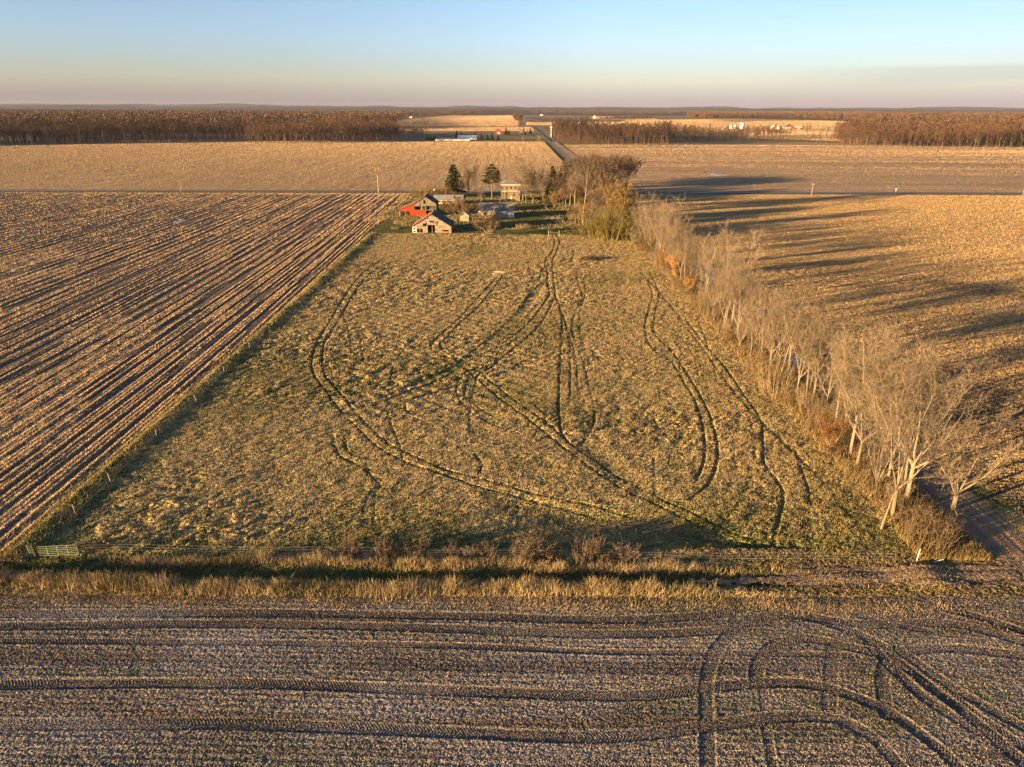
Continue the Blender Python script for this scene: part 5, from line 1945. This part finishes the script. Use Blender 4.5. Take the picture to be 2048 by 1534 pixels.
MB().slab((W2 + 2.7, .6, 2.95), (W2 + 2.7, 5.4, 2.95), (W2 + .01, 5.4, 4.1), (W2 + .01, .6, 4.1), .1).build('wing_roof', M['shingle'], B)
# birdhouse on a pole
p = at(868.5, 397)
B = thing('birdhouse', 'white birdhouse on a thin pole behind the red barn', 'birdhouse', (p.x, p.y, 0))
hh = hpx(868, 397, 378)
MB().tube([(0, 0, 0), (0, 0, hh - .8)], .06).build('pole', M['white'], B)
mb = MB().box(-.35, .35, -.35, .35, hh - .8, hh - .2)
mb.add([(-.45, -.45, hh - .2), (.45, -.45, hh - .2), (.45, .45, hh - .2), (-.45, .45, hh - .2), (0, 0, hh + .2)], [(0, 1, 4), (1, 2, 4), (2, 3, 4), (3, 0, 4), (3, 2, 1, 0)])
mb.build('box', M['white'], B)
# dark hut with a pale roof by the crossroads
p = at(1255, 374)
hh = hpx(1255, 374, 360)
B = thing('hut', 'small dark hut with a pale roof edge beside the crossroads, behind the yard wood', 'hut', (p.x, p.y, 0), R(8))
MB().box(-1.6, 1.6, 0, 3, 0, hh * .7).build('wall', M['dark_wood'], B)
mb = MB()
mb.slab((-1.9, -.3, hh * .72), (1.9, -.3, hh * .6), (1.9, 3.3, hh * .62), (-1.9, 3.3, hh), .12)
mb.build('roof', M['white'], B)
MB().box(-.5, .5, -.05, .01, 0, 1.9).build('door', M['grey_board'], B)


# ---- piles and logs
def brush_pile(u, v, rad, hgt, n, seed, label, mat):
    rg = random.Random(seed)
    mb = MB()
    p = at(u, v)
    for k in range(n):
        a = rg.random() * 6.28
        r = rad * math.sqrt(rg.random())
        c = Vector((math.cos(a) * r, math.sin(a) * r * .7, hgt * rg.random() * (1 - r / rad) + .12))
        d = Vector((rg.uniform(-1, 1), rg.uniform(-1, 1), rg.uniform(-.35, .5))).normalized() * rg.uniform(.4, 1.6) * min(1, rad / 2)
        mb.tube([c - d, c + Vector((0, 0, rg.uniform(-.1, .1))), c + d], [rg.uniform(.03, .1), .06, .015], 4, False)
    o = mb.build('brush_pile', mat, None)
    o.location = (p.x, p.y, 0)
    return tag(o, label, 'brush pile')


brush_pile(1180, 520, 3.4, 1.7, 230, 1, 'dark brush heap with torn roots at the far end of the pasture', M['dark_wood'])
brush_pile(1168, 518, 2.4, .9, 60, 2, 'pale dead branches lying left of the dark brush heap', M['wood'])
brush_pile(1104, 440, 5.0, .8, 120, 3, 'long heap of broken boards and rubble on the lawn', M['rust'])
brush_pile(1113, 437, 2.2, 1.7, 30, 4, 'pale stacked boards sticking up from the rubble heap', M['pale_board'])
brush_pile(1887, 1096, 1.3, 1.4, 150, 5, 'dark tangled heap in the shrubs at the dirt road corner', M['dark_wood'])
p = at(1002, 547)
mb = MB()
mb.tube([(-2.2, .5, .35), (-.6, .1, .45), (1.2, 0, .4), (2.6, .4, .5)], [.12, .22, .25, .1], 7)
mb.tube([(-.4, .1, .4), (-1.4, .9, .6)], [.14, .04], 6)
mb.tube([(1.3, 0, .4), (2.0, 1.2, 1.0)], [.14, .05], 6)
o = mb.build('fallen_log', M['wood'])
o.location = (p.x, p.y, 0)
tag(o, 'pale fallen log lying alone in the pasture at the end of two ruts', 'log')
mb = MB().box(-1.5, .6, -.5, .3, .05, .25)
o = mb.build('board', M['white'])
p = at(995, 549)
o.location = (p.x, p.y, .08)
o.rotation_euler = (.05, .1, .3)
tag(o, 'pale loose board lying left of the fallen log', 'board')

# ---- gate, posts and fences
# green tube gate on the left corner
g0, g1 = at(76, 1117), at(157, 1114)
gl = (g1 - g0).length
B = thing('field_gate', 'green tube gate standing open at the left front corner of the pasture', 'gate', (g0.x + .15, g0.y, 0), math.atan2(g1.y - g0.y, g1.x - g0.x))
mb = MB()
gh0, gh1 = .35, 1.45
mb.tube([(.1, 0, gh0), (.1, 0, gh1), (gl - .25, 0, gh1 + .08), (gl - .05, 0, gh1 - .1), (gl, 0, gh0 + .1), (gl - .1, 0, gh0), (.1, 0, gh0)], .035, 6)
mb.build('gate_frame', M['gate'], B)
for i in range(1, 5):
    z = gh0 + (gh1 - gh0) * i / 5
    MB().tube([(.1, 0, z), (gl - .03, 0, z + .03)], .028, 5).build('rail', M['gate'], B)
for i in (1, 2, 3):
    x = gl * i / 4
    MB().box(x - .04, x + .04, -.045, -.03, gh0, gh1 + .05).build('brace', M['gate'], B)
p0 = at(66, 1116)
B = thing('field_gate', 'short pale end of a second gate left of the dark gate post', 'gate', (p0.x - .25, p0.y + .1, 0), R(4))
MB().tube([(0, 0, .1), (-.12, 0, 1.55)], .05, 6).build('gate_frame', M['gate'], B)
for i in range(5):
    MB().tube([(-.02 * i, 0, .35 + .25 * i), (.65, 0, .33 + .25 * i)], .025, 5).build('rail', M['gate'], B)


def post(name, u, v, h, mat, label, lean=(0, 0), r=.07, group=None):
    p = at(u, v)
    mb = MB()
    mb.tube([(0, 0, -.2), (lean[0] * .5, lean[1] * .5, h * .5), (lean[0], lean[1], h)], [r, r * .95, r * .9], 7)
    o = mb.build(name, mat)
    o.location = (p.x, p.y, 0)
    return tag(o, label, 'post', group)


post('gate_post', 75, 1118, 1.85, M['dark_wood'], 'dark leaning wooden post the green gate hangs on', (-.3, .1), .14)
post('corner_post', 1833, 1123, 1.6, M['white'], 'pale bare post at the right front corner of the pasture', (.08, 0), .06)
o = MB().tube([(-.5, 0, .15), (.6, .25, .3)], [.07, .06], 6).build('fallen_post', M['white'])
p = at(1877, 1127)
o.location = (p.x, p.y, .05)
tag(o, 'pale post lying in the grass near the dirt road corner', 'post')
for u in (1097, 1118):
    post('gateway_post', u, 473, 2.3, M['pale_wood'], ('left' if u == 1097 else 'right') + ' tall pale post of the gateway between pasture and lawn', (0, 0), .1)
a, b = at(1097.5, 473), at(1117.5, 473)
o = MB().tube([(0, 0, 0), ((b - a).x, (b - a).y, 0)], .05, 5).build('gateway_rail', M['pale_wood'])
o.location = (a.x, a.y, 1.35)
tag(o, 'thin pale rail across the gateway between pasture and lawn', 'rail')


def wire_fence(label, pts, h, leanf, wires=3, seed=0, mat='wood'):
    rg = random.Random(seed)
    B = thing('wire_fence', label, 'fence', (pts[0][0], pts[0][1], 0))
    tops = []
    for i, (x, y) in enumerate(pts):
        x, y = x - pts[0][0], y - pts[0][1]
        l = (rg.uniform(-leanf, leanf * .3), rg.uniform(-.08, .08))
        hh = h * rg.uniform(.85, 1.12)
        MB().tube([(x, y, -.2), (x + l[0], y + l[1], hh)], [.055, .045], 6).build('post', M[mat], B)
        tops.append((x, y, l, hh))
    for k in range(wires):
        f = .35 + .6 * k / max(1, wires - 1)
        MB().tube([(x + l[0] * f, y + l[1] * f, hh * f) for x, y, l, hh in tops], .012, 3, False).build('wire', M['wire'], B)
    return B


wire_fence('leaning post and wire fence on the grass bank left of the pasture',
           [(p.x, p.y) for p in [at(u, v) for u, v in ((154, 1033), (223, 967), (314, 876), (394, 806), (449, 747), (500, 700), (545, 655), (585, 615), (620, 585), (655, 552), (690, 520), (720, 492), (745, 470))]],
           1.5, .3, 3, 1, 'pale_wood')
wire_fence('low wire fence behind the front row of tall dry grass', [(-46 + 6.2 * i, 65.0 - .017 * 6.2 * i) for i in range(15)], 1.1, .2, 3, 2, 'dark_wood')


def pole(name, u, v, vt, label, arm=True, r=.15, mat='pale_wood', group=None):
    p = at(u, v)
    h = hpx(u, v, vt)
    B = thing(name, label, 'pole', (p.x, p.y, 0), 0, group)
    MB().tube([(0, 0, -.2), (.02, 0, h * .5), (0, 0, h)], [r, r * .85, r * .7], 8).build('shaft', M[mat], B)
    if arm:
        MB().box(-1.1, 1.1, -.16, -.04, h - .75, h - .6).build('crossarm', M['wood'], B)
        for x in (-.95, 0, .95):
            MB().tube([(x, -.1, h - .6), (x, -.1, h - .4)], .05, 6).build('insulator', M['silo'], B)
    return B


pole('utility_pole', 757, 386, 350, 'tall pale utility pole by the county road left of the farm', False, .24)
pole('utility_pole', 362, 386, 364, 'thin faint utility pole by the county road far left', False, .1)
pole('utility_pole', 1623, 391, 366, 'thin utility pole with a short arm by the county road right of the yard wood', True, .12)
pole('utility_pole', 2045, 392, 380, 'short pole by the county road at the right edge', False, .12)
p = at(1791, 385)
B = thing('road_sign', 'small white marker sign by the county road on the right', 'sign', (p.x, p.y, 0))
MB().tube([(0, 0, 0), (0, 0, 2.2)], .06, 6).build('sign_post', M['silo'], B)
MB().box(-.35, .35, -.08, -.06, 1.3, 2.3).build('sign_plate', M['white'], B)
for u, v, vt, lab in ((1046, 282, 271, 'utility pole on the green verge left of the far road'), (1075.5, 281, 270, 'left pole of the close pair beside the far road'),
                      (1079.5, 283, 272, 'right pole of the close pair beside the far road'), (1067, 268, 261, 'pole near the red shed by the far road')):
    pole('utility_pole', u, v, vt, lab, True, .22, 'wood')

# ---- puddles and the little pond among the trees
def puddle(u, v, rx, ry, rz, seed, z=.06, name='puddle'):
    rg = random.Random(seed)
    p = at(u, v)
    n = 22
    V = []
    for i in range(n):
        a = 6.283 * i / n
        q = 1 + .35 * math.sin(3 * a + seed) * rg.uniform(.4, 1) + rg.uniform(-.1, .1)
        x, y = rx * q * math.cos(a), ry * q * math.sin(a)
        V.append((p.x + x * math.cos(rz) - y * math.sin(rz), p.y + x * math.sin(rz) + y * math.cos(rz)))
    return sheet(name, V, M['water'], z)


puddle(1594, 722, 1.9, 3.4, 0, 1, .15, 'puddle')
puddle(1416, 556, 1.6, 3.6, 0, 2, .15)
puddle(1408, 536, 1.2, 3, 0, 3, .15)
puddle(491, 486, .5, 1.5, .2, 4, .2)
puddle(493, 491, .35, 1.0, .1, 5, .2)
puddle(515, 486, .5, 1.3, .2, 6, .2)
puddle(514, 491, .3, .9, .1, 7, .2)
puddle(358, 444, 1.6, 5.0, .1, 8, .15)
puddle(1435, 350, 7, 6, 0, 9, .08)

# ================================================================== FAR FARMS
def far_barn(name, label, cat, u, v, wpx, vt, wall, roof, along='x', eave=.55, rz=0.0, depth=None, doors=True):
    p = at(u, v)
    w_ = wpx * (H / (math.cos(R(PITCH)) * (v - 216.5)))
    h = hpx(u, v, vt)
    d_ = depth or max(8, w_ * .7)
    dz = ((0, 0, min(3.2, w_ * .3), h * eave * .8),) if doors else ()
    return gable_house(name, label, cat, (p.x, p.y, -.1), rz, w_, d_, h * eave, h, M[wall], M[roof], along, .5, dz,
                       ((-w_ * .3, h * eave * .35, w_ * .1, h * eave * .3), (w_ * .3, h * eave * .35, w_ * .1, h * eave * .3)))


far_barn('white_barn', 'very long low white building at the end of the left field', 'barn', 905, 281.5, 68, 277.5, 'white', 'tin_roof', 'x', .75, 0, 14, False)
far_barn('barn', 'blue-roofed long building behind the long white one', 'barn', 934, 279, 38, 271, 'white', 'blue_roof', 'x', .35, 0, 30, False)
far_barn('red_barn', 'red and white gabled barn left of the far road', 'barn', 997, 268.5, 11, 256.5, 'red_board', 'red_board', 'y', .5)
B = far_barn('red_shed', 'small red shed with a grey roof beside the far road', 'shed', 1046, 269.5, 12.5, 262.5, 'red_board', 'shingle', 'x', .55)


def silo(name, label, u, v, wpx, vt, mat, roof, bands=4, band_mat='white', dome=True):
    p = at(u, v)
    w_ = wpx * (H / (math.cos(R(PITCH)) * (v - 216.5)))
    h = hpx(u, v, vt)
    B = thing(name, label, 'silo', (p.x, p.y, -.2))
    r = w_ / 2
    hb = h - r * .6
    MB().tube([(0, 0, 0), (0, 0, hb)], r, 20).build('shell', M[mat], B)
    mb = MB()
    n = 5
    pts, rad = [], []
    for i in range(n + 1):
        t = i / n * math.pi / 2
        pts.append((0, 0, hb + .02 + (r * .6) * (math.sin(t) if dome else i / n)))
        rad.append((r * 1.04) * (math.cos(t) if dome else 1 - i / n) + .05)
    mb.tube(pts, rad, 20).build('roof', M[roof], B)
    mb = MB()
    for k in range(bands):
        z = hb * (k + .5) / bands
        mb.tube([(0, 0, z - .12), (0, 0, z + .12)], r + .06, 20)
    mb.build('bands', M[band_mat], B)
    MB().box(-.3, .3, -r - .25, -r - .03, 0, hb).build('ladder', M['silo'], B)
    return B


silo('silo', 'tall dark blue silo with white bands at the far road bend', 1103, 274, 6.2, 252.5, 'blue_silo', 'white', 2)
silo('grain_bin', 'big steel grain bin at the far farm', 1484, 257.5, 9, 243, 'silo', 'tin_roof', 8, 'silo', False)
silo('grain_bin', 'leftmost small grain bin of the far farm', 1462, 257, 6.5, 248.5, 'silo', 'tin_roof', 5, 'silo', False)
silo('grain_bin', 'narrow grain bin between the big one and the leftmost', 1470, 257, 4.6, 248, 'silo', 'tin_roof', 5, 'silo', False)
silo('grain_bin', 'white squat bin among the red barns of the far farm', 1556, 259, 11, 250.5, 'white', 'white', 4, 'white', False)
far_barn('red_barn', 'red barn with a white roof right of the big grain bin', 'barn', 1519, 258, 13, 251.5, 'red_board', 'white', 'x', .6)
far_barn('house', 'white house left of the white squat bin', 'house', 1547, 258.5, 8, 250, 'white', 'white', 'y', .6)
far_barn('white_shed', 'white shed in front of the dark-roofed barn', 'shed', 1573, 258.5, 12, 253, 'white', 'tin_roof', 'x', .7)
far_barn('red_barn', 'red gabled barn with a dark roof in the far farm', 'barn', 1580, 256.5, 14, 248.5, 'red_board', 'blue_silo', 'y', .45)
far_barn('red_barn', 'rightmost long red barn of the far farm', 'barn', 1597, 259, 14, 252.5, 'red_board', 'white', 'x', .65)
far_barn('house', 'white gabled house behind the woodlot right of the far road', 'house', 1179, 254, 7, 246.5, 'cream', 'white', 'y', .55)
far_barn('house', 'white farmhouse on the hill left of the red hill barn', 'house', 1189, 235.5, 5, 230.5, 'white', 'white', 'y', .5)
far_barn('red_barn', 'red barn on the far hill', 'barn', 1204, 235.5, 9, 231.5, 'red_board', 'dark_wood', 'x', .75)
far_barn('house', 'white house at the foot of the far tree belt left of the road', 'house', 821, 236, 6, 230.5, 'white', 'shingle', 'x', .55)
far_barn('house', 'tiny white house right of the far straight road', 'house', 1083, 231, 6, 228.5, 'white', 'white', 'x', .5)
silo('silo', 'pale silo above the wood at the right edge', 2008, 245, 3.6, 235, 'cream', 'cream', 3, 'cream')
silo('silo', 'squat white-topped silo beside the pale silo at the right edge', 2016, 243, 3.6, 236.5, 'tin_roof', 'white', 3, 'tin_roof')

# trees round the far farms
for i, (u, v, vt, kind, lab) in enumerate((
        (1012, 270, 254, 'dark_spruce', 'dark evergreen right of the far red and white barn'), (1018, 270, 259, 'spruce', 'small evergreen right of the far red and white barn'),
        (1047, 268, 255, 'dark_spruce', 'evergreen just behind the small red shed'), (1061, 268, 255, 'dark_spruce', 'evergreen between the small red shed and the far road'),
        (984, 281, 264, 'dark_spruce', 'tallest evergreen in the yard left of the far road'), (996, 281, 267, 'dark_spruce', 'evergreen in front of the far red and white barn'),
        (975, 281, 268, 'spruce', 'small evergreen left of the tallest one in the far yard'), (963, 281, 266, 'spruce', 'leftmost evergreen of the far yard by the long white building'),
        (914, 277, 259, 'dark_spruce', 'evergreen behind the long white building'), (922, 277, 262, 'spruce', 'small evergreen behind the long white building'),
        (950, 278, 262, 'dark_spruce', 'evergreen right of the blue roof'),
        (853, 275, 239, 'far1', 'lone tall dark tree left of the long white building'), (905, 277, 262, 'far0', 'bare tree behind the long white building'),
        (935, 277, 262, 'far2', 'bare tree above the blue roof'), (1093, 268, 247, 'far3', 'bare tree left of the dark blue silo'),
        (1107, 270, 248, 'far1', 'bare tree right of the dark blue silo'), (1146, 262, 244, 'far2', 'greenish tree above the woodlot right of the road'),
        (1605, 272, 246, 'far0', 'left one of the two tall trees standing alone in the gap'), (1614, 272, 244, 'far3', 'right one of the two tall trees standing alone in the gap'),
        (1541, 256, 243, 'far1', 'round bare tree among the red barns of the far farm'), (1590, 268, 257, 'far2', 'bare tree below the rightmost far red barn'),
        (1625, 275, 256, 'far2', 'bare tree at the left tip of the far right wood'), (1640, 280, 256, 'far3', 'bushy bare tree at the left tip of the far right wood'))):
    x, y = P_(u, v)
    natk = nat.get(kind, 23)
    s = hpx(u, v, vt) / natk
    place(kind, x, y, i * 2.1, (s * 1.1, s * 1.1, s), lab)
# hedge of clipped evergreens by the long white building
k = 0
for u in (852, 857, 862, 867, 871):
    k += 1
    x, y = P_(u, 280.5)
    s = hpx(u, 280.5, 270.5) / 18
    place('dark_spruce', x, y, k, (s * 1.3, s * 1.3, s), 'green hedge evergreen left of the long white building, %s from the left' % nth(k), 'row of hedge evergreens')

# ================================================================== AIR
hm = bpy.data.materials.new('haze')
hm.use_nodes = True
hn = hm.node_tree
hn.nodes.clear()
ho = hn.nodes.new('ShaderNodeOutputMaterial')
hv = hn.nodes.new('ShaderNodeVolumePrincipled')
hv.inputs['Color'].default_value = (0.42, 0.48, 0.66, 1)
hv.inputs['Density'].default_value = 2.4e-5
hv.inputs['Anisotropy'].default_value = 0.0
hn.links.new(hv.outputs[0], ho.inputs['Volume'])
o = MB().box(-17000, 17000, -320, 15900, -2, 136).build('haze', hm)
tag(o, 'thin blue air over the far country', None, kind='stuff')
